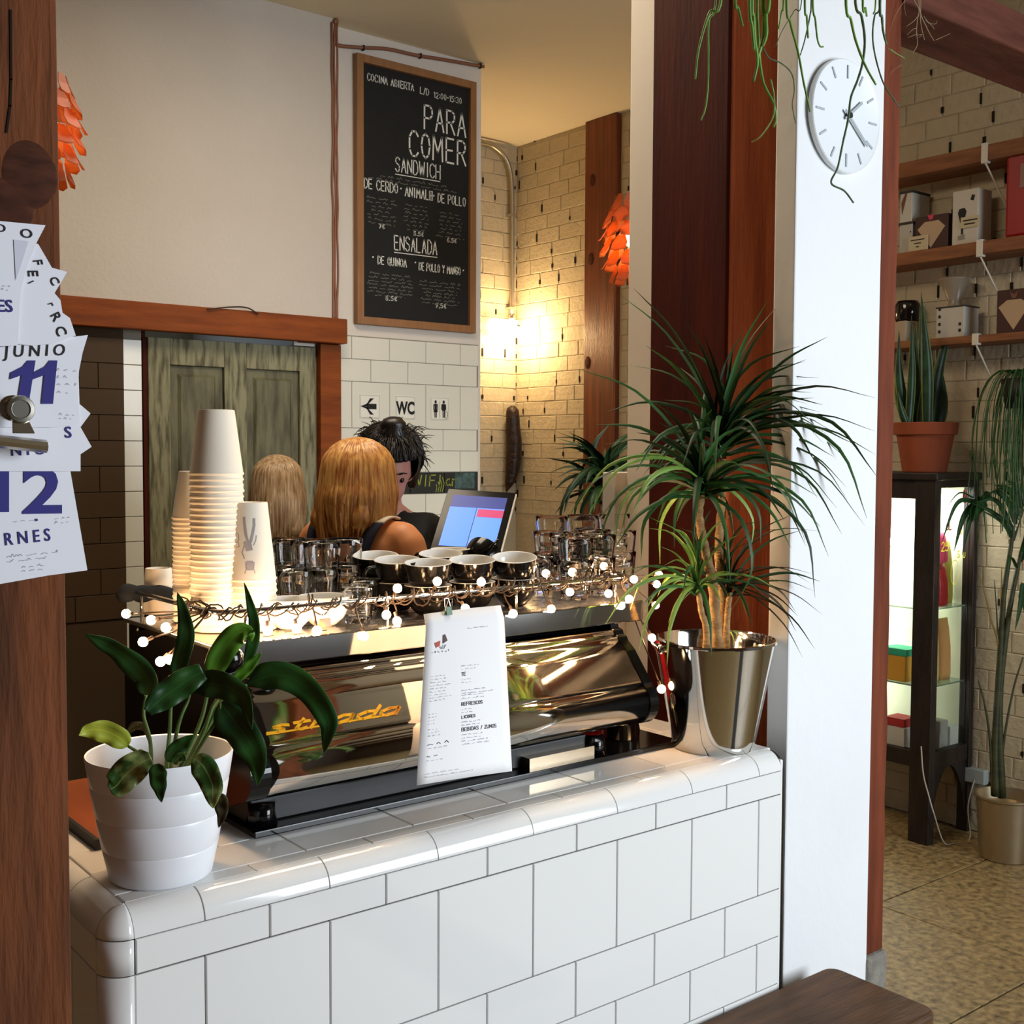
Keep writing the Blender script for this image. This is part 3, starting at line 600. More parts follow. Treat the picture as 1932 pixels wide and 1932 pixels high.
m = MB(); m.add([V3(PY(x, y, Y-.0008)) for x, y in ((26, 452), (54, 455), (40, 500), (30, 530))], [(0, 1, 2, 3)]); m.build('grey_patch', mat('pale_grey_patch', '#cfcfdc'), t)
t = thing('bulldog_clip', 'steel bulldog clip holding the calendar sheets to the post', 'clip', PY(36, 800, YP-.02))
mp_ = 1.19/2200/.98; Yc = YP-.030; q = V3(PY(-40, 816, Yc)); q2 = V3(PY(86, 830, Yc)); nickel = mat('aged_nickel', (.50, .47, .40), rough=.22, metal=1)
m = MB(); n = 10; v = []; dn = Vector((0, 0, -1))
for e in (q, q2):
    for a in np.linspace(0, math.pi*2, n+1)[:-1]: v.append(e+Vector((0, .009*math.cos(a), -.0065+.0068*math.sin(a))))
m.add(v, [(k, (k+1) % n, n+(k+1) % n, n+k) for k in range(n)]+[tuple(range(n))[::-1], tuple(range(n, 2*n))]); m.build('jaw', nickel, t, smooth=False)
c = V3(PY(38, 772, Yc-.004))
m = MB(); m.lathe([(.0135, 0), (.0135, .006), (.0125, .0075), (.009, .0078), (.0085, .0065), (0, .0065)], (c.x, c.y+.004, c.z), 28, M=MX_); autosmooth(m.build('disc', nickel, t), 30)
m = MB(); m.lathe([(.0125, -.004), (.0125, .004)], (c.x-.006, c.y+.006, c.z+.001), 20, M=MX_); m.build('back_disc', nickel, t, smooth=True)
b = V3(PY(40, 816, Yc)); m = MB(); m.prism([(c.x-.007, c.y+.001, c.z-.008), (c.x+.007, c.y+.001, c.z-.008), (b.x+.011, b.y-.008, b.z-.001), (b.x-.010, b.y-.008, b.z-.001)], (0, .0018, 0)); m.build('neck', nickel, t, bevel=.0005)

# ================================================================ tiled counter
R = .038; ZB = .900; ZT = ZB+R; XA = .555; XE = 1.903; YF = 1.5; YK = 2.16; TW = .1965
ct = thing('tiled_counter', 'white tiled bar counter with rounded bullnose edge and dark joints', 'counter', (1.2, 1.5, 0))
g = .0045
def qarc(n=8): return [(math.cos(a), math.sin(a)) for a in np.linspace(0, math.pi/2, n+1)]
m = MB()
# grout core, slightly under the tile faces
prof = [(YF+R-(R-g)*c, ZB+(R-g)*s) for c, s in qarc()]
poly = [(YF+g, .0)]+prof+[(YK, ZT-g), (YK, 0)]
m.prism([(XA, y, z) for y, z in poly], (XE-XA+.012, 0, 0))
m.box((XA-R+g, YF+R, 0), (XA+.002, YK, ZB)); m.prism([(XA-(R-g)*c, YF+R, ZB+(R-g)*s) for c, s in qarc()]+[(XA, YF+R, ZB)], (0, YK-YF-R, 0))
m.lathe([(R-g, 0), (R-g, ZB)], (XA, YF+R, 0), 32); m.sphere((XA, YF+R, ZB), R-g, 12)
m.build('grout', groutm, ct)
J = .0011
def ctile(o, ux, uz, n, w, h):
    m = MB(); o = Vector(o)+Vector(ux)*J+Vector(uz)*J; m.slab(o, ux, uz, n, w-2*J, h-2*J, g, .0012); m.build('tile', tilem, ct)
def ftile(x0, x1, z0, z1):
    x0, x1 = max(x0, XA), min(x1, XE)
    if x1-x0 > .012: ctile((x0, YF+g, z0), (1, 0, 0), (0, 0, 1), (0, -1, 0), x1-x0, z1-z0)
zr = [(.851, .900, 1), (.654, .851, 0), (.554, .654, 1), (.454, .554, 0), (.354, .454, 1), (.254, .354, 0), (.154, .254, 1), (.054, .154, 0)]
for z0, z1, sh in zr:
    x = .655-TW-(TW/2 if sh else 0)
    while x < XE: ftile(x, x+TW, z0, z1); x += TW
def bull(x0, x1):
    n = 8; m = MB(); cs = qarc(n); x0 += J; x1 -= J
    out = [(YF+R-R*c, ZB+R*s) for c, s in cs]; inn = [(YF+R-(R-g)*c, ZB+(R-g)*s) for c, s in cs]
    out[0] = (YF, ZB+J); out[-1] = (YF+R-J, ZT)
    m.prism([(x0, y, z) for y, z in out+inn[::-1]], (x1-x0, 0, 0)); autosmooth(m.build('bullnose_tile', tilem, ct), 30)
x = .655-TW
while x < XE:
    a, b = max(x, XA), min(x+TW, XE)
    if b-a > .01: bull(a, b)
    x += TW
# top rows
def ttile(x0, x1, y0, y1, hi=XE+.012):
    x0, x1 = max(x0, XA), min(x1, hi)
    if x1-x0 > .01: ctile((x0, y0, ZT-g), (1, 0, 0), (0, 1, 0), (0, 0, 1), x1-x0, y1-y0)
ys = [(YF+R, YF+R+.034, 1), (YF+R+.034, YF+R+.134, 0), (YF+R+.134, YF+R+.234, 1), (YF+R+.234, YF+R+.334, 0), (YF+R+.334, YF+R+.434, 1), (YF+R+.434, YF+R+.534, 0)]
for y0, y1, sh in ys:
    x = .655-TW-(TW/2 if sh else 0)
    while x < XE: ttile(x, x+TW, y0, y1); x += TW
# left side bullnose along Y, corner ball and upright corner
def sidebull(y0, y1):
    cs = qarc(8); y0 += J; y1 -= J; out = [(XA-R*c, ZB+R*s) for c, s in cs]; inn = [(XA-(R-g)*c, ZB+(R-g)*s) for c, s in cs]
    out[0] = (XA-R, ZB+J); out[-1] = (XA-J, ZT)
    m = MB(); m.prism([(x, y0, z) for x, z in out+inn[::-1]], (0, y1-y0, 0)); autosmooth(m.build('bullnose_tile', tilem, ct), 30)
for a, b in ((YF+R, YF+R+.125), (YF+R+.125, YF+R+.3215), (YF+R+.3215, YF+R+.518)): sidebull(a, b)
m = MB(); v = []; f = []; n = 8
for i in range(n+1):
    e = math.pi/2*i/n
    for k in range(n+1):
        a = math.pi+math.pi/2*k/n; v.append((XA+R*math.cos(e)*math.cos(a), YF+R+R*math.cos(e)*math.sin(a), ZB+J+(R-J)*math.sin(e)))
for i in range(n):
    for k in range(n): f.append((i*(n+1)+k, i*(n+1)+k+1, (i+1)*(n+1)+k+1, (i+1)*(n+1)+k))
m.add(v, f); o = m.build('corner_tile', tilem, ct, smooth=True); so = o.modifiers.new('s', 'SOLIDIFY'); so.thickness = .004; so.offset = -1
def corner(z0, z1):
    z0 += J; z1 -= J; v = []; n = 8
    for z in (z0, z1):
        for k in range(n+1): a = math.pi+math.pi/2*k/n; v.append((XA+R*math.cos(a)-(0), YF+R+R*math.sin(a), z))
    m = MB(); m.add(v, [(k, k+1, n+2+k, n+1+k) for k in range(n)]); o = m.build('corner_tile', tilem, ct, smooth=True); so = o.modifiers.new('s', 'SOLIDIFY'); so.thickness = .004; so.offset = -1
for z0, z1 in ((.851, .900), (.654, .851), (.457, .654), (.26, .457), (.063, .26)): corner(z0, z1)
# left face tiles
for z0, z1, sh in zr:
    y = YF+R-(0 if sh else TW/2)
    while y < YK-.05:
        a, b = max(y, YF+R), min(y+TW, YK)
        if b-a > .012: ctile((XA-R+g, b, z0), (0, -1, 0), (0, 0, 1), (-1, 0, 0), b-a, z1-z0)
        y += TW
# right end thin upright bullnose
m = MB(); m.box((XE+J, YF+.004, .0), (XE+.011, YF+.03, ZB+R*.55)); m.build('end_tile', tilem, ct, bevel=.003)
# orange-brown worktop board with black edge lying on the tiles
t = thing('wooden_worktop', 'orange brown wooden board with black edge on counter left of machine', 'worktop', (.7, 1.9, ZT))
m = MB(); m.box((.603, 1.775, ZT), (.752, 2.12, ZT+.016)); m.build('board', mat('orange_board', '#9a4b17', rough=.35, noise=.2, nscale=6, stretch=(6, 1, 6)), t)
m = MB(); m.box((.596, 1.767, ZT), (.602, 2.12, ZT+.017)); m.box((.602, 1.767, ZT), (.752, 1.774, ZT+.017)); m.build('edging', blackmat, t)
# bench
t = thing('wooden_bench', 'low dark brown wooden bench against the tiled counter', 'bench', (1.5, 1.36, 0))
m = MB(); x0, x1, y0, y1, r = .7, 2.072, 1.235, 1.492, .03; pts = []
for cx, cy, a0 in ((x1-r, y1-r, 0), (x0+r, y1-r, 90), (x0+r, y0+r, 180), (x1-r, y0+r, 270)):
    for k in range(6): a = math.radians(a0+18*k); pts.append((cx+r*math.cos(a), cy+r*math.sin(a), .408))
m.prism(pts[::-1], (0, 0, .042)); m.build('seat', benchwood, t, bevel=.008, seg=3)
for x in (.85, 1.85):
    m = MB(); m.box((x, 1.27, 0), (x+.04, 1.46, .408)); m.build('leg', benchwood, t, bevel=.004)
m = MB(); m.box((.89, 1.35, .25), (1.85, 1.38, .33)); m.build('stretcher', benchwood, t, bevel=.004)
# ================================================================ wall clock
cx, cz, cr = 2.112, 2.262, .118
t = thing('wall_clock', 'round white wall clock with grey hour marks on the column', 'clock', (cx, YCF, cz))
MX = Matrix.Rotation(math.pi/2, 3, 'X')
m = MB(); m.lathe([(cr*.9, 0), (cr, .004), (cr, .014), (cr-.002, .016), (cr-.005, .0145), (0, .0145)], (cx, YCF, cz), 64, M=MX); autosmooth(m.build('case', mat('clock_white', '#e6ebee', rough=.35), t))
gm = mat('clock_grey', '#a9b2b8', rough=.5)
def hand(ang, r0, r1, w, y, nm, mt):
    a = math.radians(ang); d = Vector((math.sin(a), 0, math.cos(a))); q = Vector((math.cos(a), 0, -math.sin(a)))*w/2; c = Vector((cx, YCF-y, cz)); e = Vector((0, -.0015, 0))
    m = MB(); m.prism([c+d*r0-q, c+d*r0+q, c+d*r1+q, c+d*r1-q], e); m.build(nm, mt, t)
for k in range(12): hand(30*k, .082 if k % 3 else .078, .106, .0045, .0148, 'hour_mark', gm)
hand(53, -.012, .06, .006, .018, 'hour_hand', gm); hand(128, -.016, .086, .006, .020, 'minute_hand', gm)
m = MB(); m.lathe([(.006, .014), (.006, .026), (0, .026)], (cx, YCF, cz), 12, M=MX); m.build('hub', inkblack, t)
# ================================================================ espresso machine
MX0, MX1 = .80, 1.615; ZD = 1.245
t = em = thing('espresso_machine', 'wide polished steel espresso machine with curved back and yellow script', 'machine', (1.2, 1.88, ZT))
m = MB(); m.box((MX0+.02, 1.70, ZT+.012), (1.545, 2.02, .99)); m.build('base', mat('black_satin', '#0d0c0c', rough=.45), t, bevel=.003)
m = MB(); m.box((MX0+.01, 1.664, ZT+.001), (1.78, 2.06, ZT+.012)); m.build('base_tray', blackm, t, bevel=.002)
m = MB(); m.box((1.38, 1.676, ZT+.012), (1.545, 1.70, .972)); m.build('mirror_strip', mat('bronze_steel', (.45, .36, .25), rough=.22, metal=1), t)
for x, y in ((1.565, 1.70), (.84, 1.70), (1.565, 1.98), (.84, 1.98)):
    m = MB(); m.lathe([(.026, ZT+.012), (.022, ZT+.03), (.022, .985)], (x, y, 0), 20); m.build('foot', blackm, t, smooth=True)
# curved back panel (profile in y,z swept along x)
prof = [(1.712, 1.196), (1.700, 1.192), (1.697, 1.184), (1.688, 1.180), (1.684, 1.172), (1.676, 1.166), (1.664, 1.156)]
prof += [(1.664+(1.617-1.664)*k/8, 1.156+(1.098-1.156)*k/8) for k in range(1, 9)]
cyc, czc, rr = 1.639, 1.058, .043
for a in np.linspace(math.radians(122), math.radians(268), 16): prof.append((cyc+rr*math.cos(a)+.0, czc+rr*math.sin(a)))
prof += [(1.66, 1.006), (1.70, .992)]
prof2 = [(y, z) for y, z in prof]
prof = [tuple(map(float, p)) for p in catmull([(y, z, 0) for y, z in prof], 2) for p in [(p[0], p[1])]]
m = MB(); n = len(prof); v = [(x, y, z) for x in (MX0, MX1) for y, z in prof]
m.add(v, [(i, i+1, n+i+1, n+i) for i in range(n-1)]); o = m.build('back_panel', chromem, t, smooth=True); so = o.modifiers.new('s', 'SOLIDIFY'); so.thickness = .0015; so.offset = -1
def endpanel(x, w, nm, grow):
    pts = [(y-grow, z) for y, z in prof2]+[(2.06, .985), (2.10, 1.02), (2.10, 1.15), (2.05, 1.225), (1.98, 1.238), (1.715, 1.238)]
    m = MB(); m.prism([(x, y, z) for y, z in pts], (w, 0, 0)); return m.build(nm, blackm, t)
endpanel(MX1, .022, 'side_panel', .006); endpanel(MX0-.034, .034, 'side_panel', .012)
m = MB(); m.box((MX0, 1.72, .99), (MX1, 2.05, 1.19)); m.build('body', blackmat, t)
# top deck and its polished front band
m = MB(); m.box((MX0-.035, 1.704, 1.203), (1.705, 1.712, ZD)); m.build('front_band', chromem, t, bevel=.0025)
m = MB(); m.box((MX0-.035, 1.712, 1.236), (1.705, 2.09, ZD-.001)); m.build('deck', steelm, t, bevel=.002)
m = MB()
for i in range(16):
    for j in range(10):
        x, y = MX0+.02+i*.05, 1.735+j*.034+.012*(i % 2); m.box((x, y, ZD-.0012), (x+.018, y+.004, ZD-.0004))
m.build('deck_slots', blackmat, t, kind='stuff')
m = MB(); m.box((MX0-.03, 2.05, 1.05), (MX0+.1, 2.09, 1.236)); m.build('group_housing', blackm, t, bevel=.004)
# rail around the deck
RZ = 1.292; RY = 1.732
rail = [(MX0-.02, 2.08, RZ), (MX0-.02, 1.77, RZ), (MX0-.012, 1.742, RZ), (MX0+.012, RY, RZ), (1.2, RY, RZ), (1.66, RY, RZ), (1.685, 1.742, RZ), (1.692, 1.77, RZ), (1.692, 2.08, RZ)]
m = MB(); m.tube(rail, .0045, 8); m.build('cup_rail', chromem, t, smooth=True)
for x, y in ((MX0+.03, RY), (1.10, RY), (1.39, RY), (1.65, RY), (MX0-.02, 1.85), (MX0-.02, 2.05), (1.692, 1.85), (1.692, 2.05)):
    m = MB(); m.tube([(x, y, ZD-.004), (x, y, RZ)], .003, 6); m.build('rail_post', chromem, t, smooth=True)
m = MB(); m.sphere((MX0-.012, 1.70, 1.222), (.022, .018, .022), 10); m.build('corner_cap', blackm, t, smooth=True)
# yellow script on the sloping panel
yel = mat('yellow_script', '#e0a010', rough=.4)
A = Vector((0, 1.617, 1.098)); B = Vector((0, 1.664, 1.156)); uz = (B-A).normalized(); nn = Vector((0, -uz.z, uz.y))
pl, w = strokes('strada', .018, 1.0, .35); k = .236/w; pl = [[(x*k, y) for x, y in p] for p in pl]
m = MB(); o0 = Vector((.814, 1.617, 1.098))+uz*.018; ink(m, pl, o0, (1, 0, 0), uz, nn, .0052, .0012)
ink(m, [[(0, 0), (.238, 0.0)]], o0, (1, 0, 0), uz, nn, .003, .0010); m.build('script_lettering', yel, t)
# ================================================================ fairy lights wound round the rail
fl_ = thing('string_lights', 'string of small warm lit bulbs wound around the machine rail', 'string lights', (1.2, RY, RZ))
random.seed(21)
def pathpt(s):
    P = [Vector(p) for p in rail]; L = [(P[i+1]-P[i]).length for i in range(len(P)-1)]; T = sum(L); d = s*T
    for i, l in enumerate(L):
        if d <= l: return P[i].lerp(P[i+1], d/l), (P[i+1]-P[i]).normalized()
        d -= l
    return P[-1], (P[-1]-P[-2]).normalized()
for s0_, s1_, turns, rad, ph in ((.12, .97, 34, .008, 0), (.13, .97, 23, .011, 1.5), (.15, .6, 15, .010, 3)):
    pts = []; n = 420
    for i in range(n):
        s = s0_+(s1_-s0_)*i/n; p, d = pathpt(s); q = d.cross(Vector((0, 0, 1))).normalized(); a = ph+2*math.pi*turns*i/n+math.sin(i*.13)*.8
        r_ = rad*(.55+.65*abs(math.sin(i*.071+ph)))+random.uniform(-.001, .001)
        if math.sin(i*.05+ph*2) > .93: r_ *= 1.5
        pts.append(p+q*math.cos(a)*r_+Vector((0, 0, math.sin(a)*r_-.001)))
    m = MB(); m.tube(pts, .0014, 5); m.build('cable', cablem, fl_, smooth=True)
bp = [(238, 1158, 1.96), (285, 1170, 1.85), (313, 1184, 1.79), (270, 1211, 1.80), (303, 1248, 1.76), (320, 1244, 1.75), (687, 1200, 1.700), (750, 1110, 1.715), (825, 1097, 1.715), (908, 1098, 1.715), (729, 1160, 1.722), (749, 1172, 1.716), (1030, 1082, 1.78), (1075, 1117, 1.715), (1139, 1068, 1.80), (1148, 1120, 1.715), (968, 1158, 1.700), (1040, 1149, 1.700),
      (1196, 1093, 1.715), (1243, 1084, 1.76), (1239, 1102, 1.75), (1187, 1130, 1.705), (1172, 1143, 1.700), (1237, 1142, 1.72), (1230, 1203, 1.70), (1248, 1300, 1.66), (1271, 1297, 1.70), (878, 1148, 1.702), (470, 1172, 1.735), (505, 1190, 1.728), (560, 1186, 1.718), (598, 1190, 1.716), (1080, 1079, 1.79)]
for q in bp:
    c = PY(*q); s_ = .0078 if q[1] < 1290 else .0085
    m = MB(); m.sphere(c, s_, 8); b = m.build('bulb', bulbm, fl_, smooth=True)
    tgt = Vector((c[0], RY, RZ)) if q[0] > 380 and q[0] < 1220 else (Vector((MX0-.02, 1.76, RZ)) if q[0] < 380 else Vector((1.69, 1.76, RZ)))
    c = Vector(c); d = (tgt-c); d = d.normalized() if d.length > 1e-3 else Vector((0, 0, 1))
    m = MB(); m.tube([c+d*s_*.7, c+d*(s_*.7+.011)], .0032, 6); m.build('bulb_socket', cablem, b)
    m = MB(); mid = c.lerp(tgt, .5)+Vector((random.uniform(-.006, .006), random.uniform(-.004, .004), random.uniform(-.004, .004)))
    if (tgt-c).length > .02: m.tube(catmull([c+d*(s_*.7+.01), mid, tgt], 4), .0015, 5); m.build('bulb_wire', cablem, b, smooth=True)
# ================================================================ paper cups
def cupmesh(rt, rb, h, w=.0012):
    """upside-down paper cup: rolled rim at z=0, base up at h"""
    p = [(rt-.0015, .0035), (rt-.0022, .0008), (rt, -.0002), (rt+.0016, .0012), (rt+.0018, .0032), (rt+.0002, .005), (rb+.0008, h-.001), (rb, h), (rb-.002, h+.0002), (rb-.0025, h-.004), (0, h-.0045)]
    return p
def cup(loc, rt, rb, h, label, group, nm='paper_cup'):
    m = MB(); m.lathe(cupmesh(rt, rb, h), loc, 40)
    o = m.build(nm, papercup, None); o.location = Vector(tuple(float(x) for x in loc)); me = o.data
    me.transform(Matrix.Translation(-o.location)); autosmooth(o, 40); tag(o, label, 'cup', group); return o
ORD = 'second third fourth fifth sixth seventh eighth ninth tenth eleventh twelfth thirteenth fourteenth fifteenth sixteenth seventeenth eighteenth nineteenth twentieth twenty-first twenty-second twenty-third twenty-fourth twenty-fifth twenty-sixth twenty-seventh twenty-eighth twenty-ninth'.split()
def cupstack(x, y, rt, rb, h, n, dz, top, mid, group, lean=0):
    base = cup((x, y, ZD+.0005), rt, rb, h, mid % 'lowest', group)
    for k in range(1, n):
        c = base.copy(); COL.objects.link(c); c.location = (x+lean*k+random.uniform(-.0007, .0007), y+random.uniform(-.0007, .0007), ZD+.0005+dz*k); last = c
        if k < n-1: c['label'] = mid % (ORD[n-2-k]+' from the top')
    last['label'] = top; return last
random.seed(4)
q = PZ(413, 1190, ZD); A_ = (q[0], 1.865)
cA = PD(411, 1188, 2.0); cA = PZ(411, 1187, ZD)
cupstack(cA[0], cA[1], .0440, .0300, .110, 28, .00975, 'white paper cup crowning the tallest upside-down stack', 'white paper cup, %s in the tallest stack', 'paper cups in the tallest stack')
cB = PZ(371, 1170, ZD)
cupstack(cB[0], cB[1], .0400, .0275, .085, 23, .0083, 'white paper cup topping the tall stack half hidden behind tallest stack', 'white paper cup, %s in the stack left behind the tallest', 'paper cups in the stack behind')
cC = PZ(473, 1186, ZD)
topC = cupstack(cC[0], cC[1], .0435, .0295, .133, 9, .0105, 'white paper cup printed with upside-down grey figure, on top of short stack', 'white paper cup, %s in the short front stack', 'paper cups in the short front stack')
# grey printed figure (upside down) on that cup
pm = MB(); L0 = topC.location; rb_, rt_, hh_ = .0295, .0435, .133
def onc(a, z, lift=.0004):
    r = rt_+(rb_-rt_)*(z/hh_)+lift+.0006; return (L0.x+r*math.cos(a), L0.y+r*math.sin(a), L0.z+z)
aim = math.atan2(-L0.y, -L0.x)
def stroke(pts, w):
    P = [Vector(onc(aim+x/.036, z)) for x, z in pts]
    for a, b in zip(P[:-1], P[1:]):
        d = (b-a).normalized(); nrm = Vector((a.x-L0.x, a.y-L0.y, 0)).normalized(); s = nrm.cross(d)*w/2; e = d*w*.3; pm.add([a-e-s, b+e-s, b+e+s, a-e+s], [(0, 1, 2, 3)])
stroke([(-.010, .108), (-.009, .098), (-.006, .080), (-.003, .068)], .0042); stroke([(.008, .106), (.008, .095), (.005, .080), (.002, .068)], .0042)
stroke([(-.003, .066), (-.001, .056)], .011); stroke([(-.008, .062), (-.012, .050), (-.008, .040)], .0018); stroke([(.006, .062), (.010, .070), (.011, .078)], .0014)
stroke([(-.006, .034), (-.005, .022), (-.003, .021), (.005, .022), (.006, .033), (-.006, .034)], .0022); stroke([(0, .033), (0, .023)], .010); stroke([(-.006, .021), (-.007, .015)], .0015); stroke([(.006, .021), (.007, .015)], .0015)
stroke([(-.024, .084), (-.019, .080), (-.018, .072), (-.022, .066)], .0012); stroke([(-.022, .058), (-.017, .060), (-.019, .068)], .0012)
po = pm.build('printed_figure', mat('grey_print', '#8b8b92', rough=.7), topC)
cD = PZ(300, 1156, ZD)
cup((cD[0], cD[1], ZD+.0005), .0305, .0235, .084, 'single small white paper cup standing apart at the left end', None)
# ================================================================ china cups, saucers and glasses
def ccup(name, r, h, mat_in, mat_out, label, loc, group=None, handle=None):
    t = thing(name, label, 'cup', loc, group); x, y, z = loc
    rb = r*.52
    out = [(0, 0), (rb*.8, 0), (rb, .003), (rb*1.12, .006), (r*.78, h*.28), (r*.92, h*.55), (r*.985, h*.85), (r, h-.001)]
    inn = [(r, h-.001), (r-.0012, h), (r-.0028, h-.0012), (r*.90, h*.6), (r*.74, h*.30), (rb*.9, .010), (0, .008)]
    m = MB(); m.lathe(out, loc, 40, caps=False); m.build('bowl', mat_out, t, smooth=True)
    m = MB(); m.lathe(inn, loc, 40, caps=False); m.build('lining', mat_in, t, smooth=True)
    if handle is not None:
        d = Vector((math.cos(handle), math.sin(handle), 0)); c = Vector(loc); q = [c+d*(r*.95)+Vector((0, 0, h*.82)), c+d*(r+.020)+Vector((0, 0, h*.80)), c+d*(r+.026)+Vector((0, 0, h*.55)), c+d*(r+.016)+Vector((0, 0, h*.32)), c+d*(r*.83)+Vector((0, 0, h*.32))]
        m = MB(); m.tube(catmull(q, 5), .0038, 8); m.build('handle', mat_out, t, smooth=True)
    return t
c0 = None
blk = [((710, 1064), 1.99, 'left end of the black cups, behind its neighbour'), ((750, 1074), 1.885, 'second from the left among the black cups'), ((808, 1080), 1.80, 'front and centre of the black cups'), ((832, 1066), 1.95, 'half hidden behind the two front cups'), ((891, 1074), 1.80, 'just left of the widest black cup'), ((970, 1069), 1.80, 'rightmost and widest of the black cups')]
RC, HC = .045, .056
for i, ((px, py), yy, ds) in enumerate(blk):
    p = PY(px, py, yy)
    loc = (float(p[0]), yy, ZD)
    lo = ccup('coffee_cup', RC, HC, whitecer, blackm, 'lower black coffee cup, '+ds, loc, 'stacked black coffee cups', handle=[2.4, 2.9, .6, 2.0, .9, .5][i])
    m = MB(); zc = ZD+.043
    tq = Matrix.Rotation(math.radians((7, 6, 5, 7, 7, 10)[i]), 3, Vector(tuple(CR))) @ Matrix.Rotation(random.uniform(-.4, .4), 3, 'Z')
    dup(lo, (loc[0]+random.uniform(-.001, .001), loc[1], ZD+.043), tq.to_euler(), 'upper black coffee cup with white inside, '+ds)
# two cups at the back, one lying on its side
p = PY(848, 1050, 2.04); hz = ZD
for k in range(2):
    if k == 0: bk = ccup('coffee_cup', .043, .055, whitecer, blackm, 'lower black coffee cup at the back, with handle turned left', (p[0]-.005, 2.03, ZD), 'stacked black coffee cups', handle=4.0)
    else: dup(bk, (p[0]-.005, 2.03, ZD+.043), (0, 0, .35), 'upper black coffee cup at the back, round handle facing front')
p = PY(925, 1045, 1.98)
bk = dup(bk, (p[0]+.012, 1.96, ZD+.062), (math.radians(0), math.radians(62), math.radians(20)), 'black coffee cup lying tilted behind the front cups'); bk.location = (p[0]-.03, 2.0, ZD+.058)
bs = ccup('coffee_cup', .043, .055, whitecer, blackm, 'black coffee cup underneath the tilted one', (p[0]+.005, 2.0, ZD), 'stacked black coffee cups', handle=1.2)
# white cups behind the rail
for i, (px, yy, r, ds) in enumerate(((547, 1.80, .043, 'left of the two white cups behind the rail'), (612, 1.80, .046, 'right of the two white cups behind the rail'))):
    p = PY(px, 1190, yy); l = ccup('coffee_cup', r, .052, whitecer, whitecer, 'white coffee cup, '+ds, (p[0], yy, ZD), 'white cups behind the rail')
# glasses
def tumbler(name, r, h, loc, label, group, flute=0, n=32, cat='glass'):
    o = thing(name, label, cat, loc, group); rb = r*.78
    p = [(0, 0), (rb*.9, 0), (rb, .002), (r, h-.001), (r-.0008, h), (r-.0018, h-.001), (rb-.002, .012), (0, .010)]
    m = MB(); m.lathe(p[:7], loc, n); m2 = MB()
    prof_ = [(0.0, 0), (rb*.9, 0), (rb, .003)]+[(rb+(r-rb)*k/6, .003+(h-.004)*k/6) for k in range(1, 7)]+[(r-.0007, h), (r-.0018, h-.001)]+[(r-.0018-(r-rb)*k/6, h-.001-(h-.013)*k/6) for k in range(1, 7)]+[(0.0, .011)]
    m = MB(); v = []; f = []
    for j, (rr_, z) in enumerate(prof_):
        for k in range(n):
            a = 2*math.pi*k/n; fl = flute*(1 if k % 2 else -1) if (j < 8 and z < h*.7) else 0; q = rr_*(1+fl); v.append((loc[0]+q*math.cos(a), loc[1]+q*math.sin(a), loc[2]+z))
    for j in range(len(prof_)-1):
        for k in range(n): f.append((j*n+k, j*n+(k+1) % n, (j+1)*n+(k+1) % n, (j+1)*n+k))
    m.add(v, f); m.build('glass_body', glassm, o, smooth=True, weld=True); return o
gl = []
random.seed(8)
G1 = [((545, 1118), 2.05, .036), ((583, 1122), 1.99, .036), ((608, 1126), 1.93, .037), ((650, 1128), 1.98, .037), ((560, 1118), 1.93, .033)]
labsL = ['far left', 'second from left', 'front middle', 'right hand', 'front left']
base = tumbler('tumbler', .036, .085, (0, 0, 0), 'x', 'clear tumblers left of the black cups', .02, 24)
for i, ((px, py), yy, r) in enumerate(G1):
    p = PY(px, py, yy); loc = (p[0], yy, ZD+.0005)
    if i == 0: base.location = loc; base['label'] = 'lower clear tumbler, %s of the left glass cluster' % labsL[i]
    else: dup(base, loc, (0, 0, random.random()), 'lower clear tumbler, %s of the left glass cluster' % labsL[i])
for i in range(4):
    (px, py), yy, r = G1[i]; p = PY(px, py, yy)
    dup(base, (p[0], yy, ZD+.050), (0, 0, random.random()), 'upper clear tumbler, %s of the left glass cluster' % labsL[i])
p = PY(676, 1180, 1.775); g5 = tumbler('espresso_glass', .029, .068, (p[0], 1.775, ZD+.0005), 'small fluted espresso glass at the front edge, right of white cups', 'small fluted glasses', .035, 28)
p = PY(703, 1170, 1.84); dup(g5, (p[0]-.012, 1.85, ZD+.0005), (0, 0, .3), 'small fluted espresso glass just behind the front one')
labsR = []
base2 = tumbler('tumbler', .038, .082, (0, 0, 0), 'x', 'clear glasses on the right of the deck', .012, 28)
GR = [(1037, 1.97, 2, 'beside the widest black cup'), (1085, 1.80, 2, 'front one'), (1068, 1.92, 2, 'second row'), (1120, 1.96, 2, 'middle of the back'), (1128, 1.83, 2, 'front right'), (1168, 1.90, 2, 'far right'), (1098, 2.045, 3, 'at the back, tallest'), (1158, 2.045, 3, 'back right corner, tallest'), (1040, 2.05, 3, 'back left, tallest'), (1010, 1.90, 1, 'low one beside the black cups')]
first = True
for (px, yy, n, ds) in GR:
    p = PY(px, 1100, yy)
    for k in range(n):
        lab = 'clear glass %s of the right cluster, %s' % (('top', 'bottom')[k == 0] if n < 3 else ('bottom', 'middle', 'top')[k], ds)
        if n == 1: lab = 'single clear glass of the right cluster, low one beside black cups'
        loc = (p[0], yy, ZD+.0005+.047*k if n < 3 else ZD+.0005+.0835*k*.92+.0)
        if n == 3: loc = (p[0], yy, ZD+.0005+.075*k)
        if n == 3 and k == 2: continue
        if first: base2.location = loc; base2['label'] = lab; first = False
        else: dup(base2, loc, (0, 0, random.random()), lab)
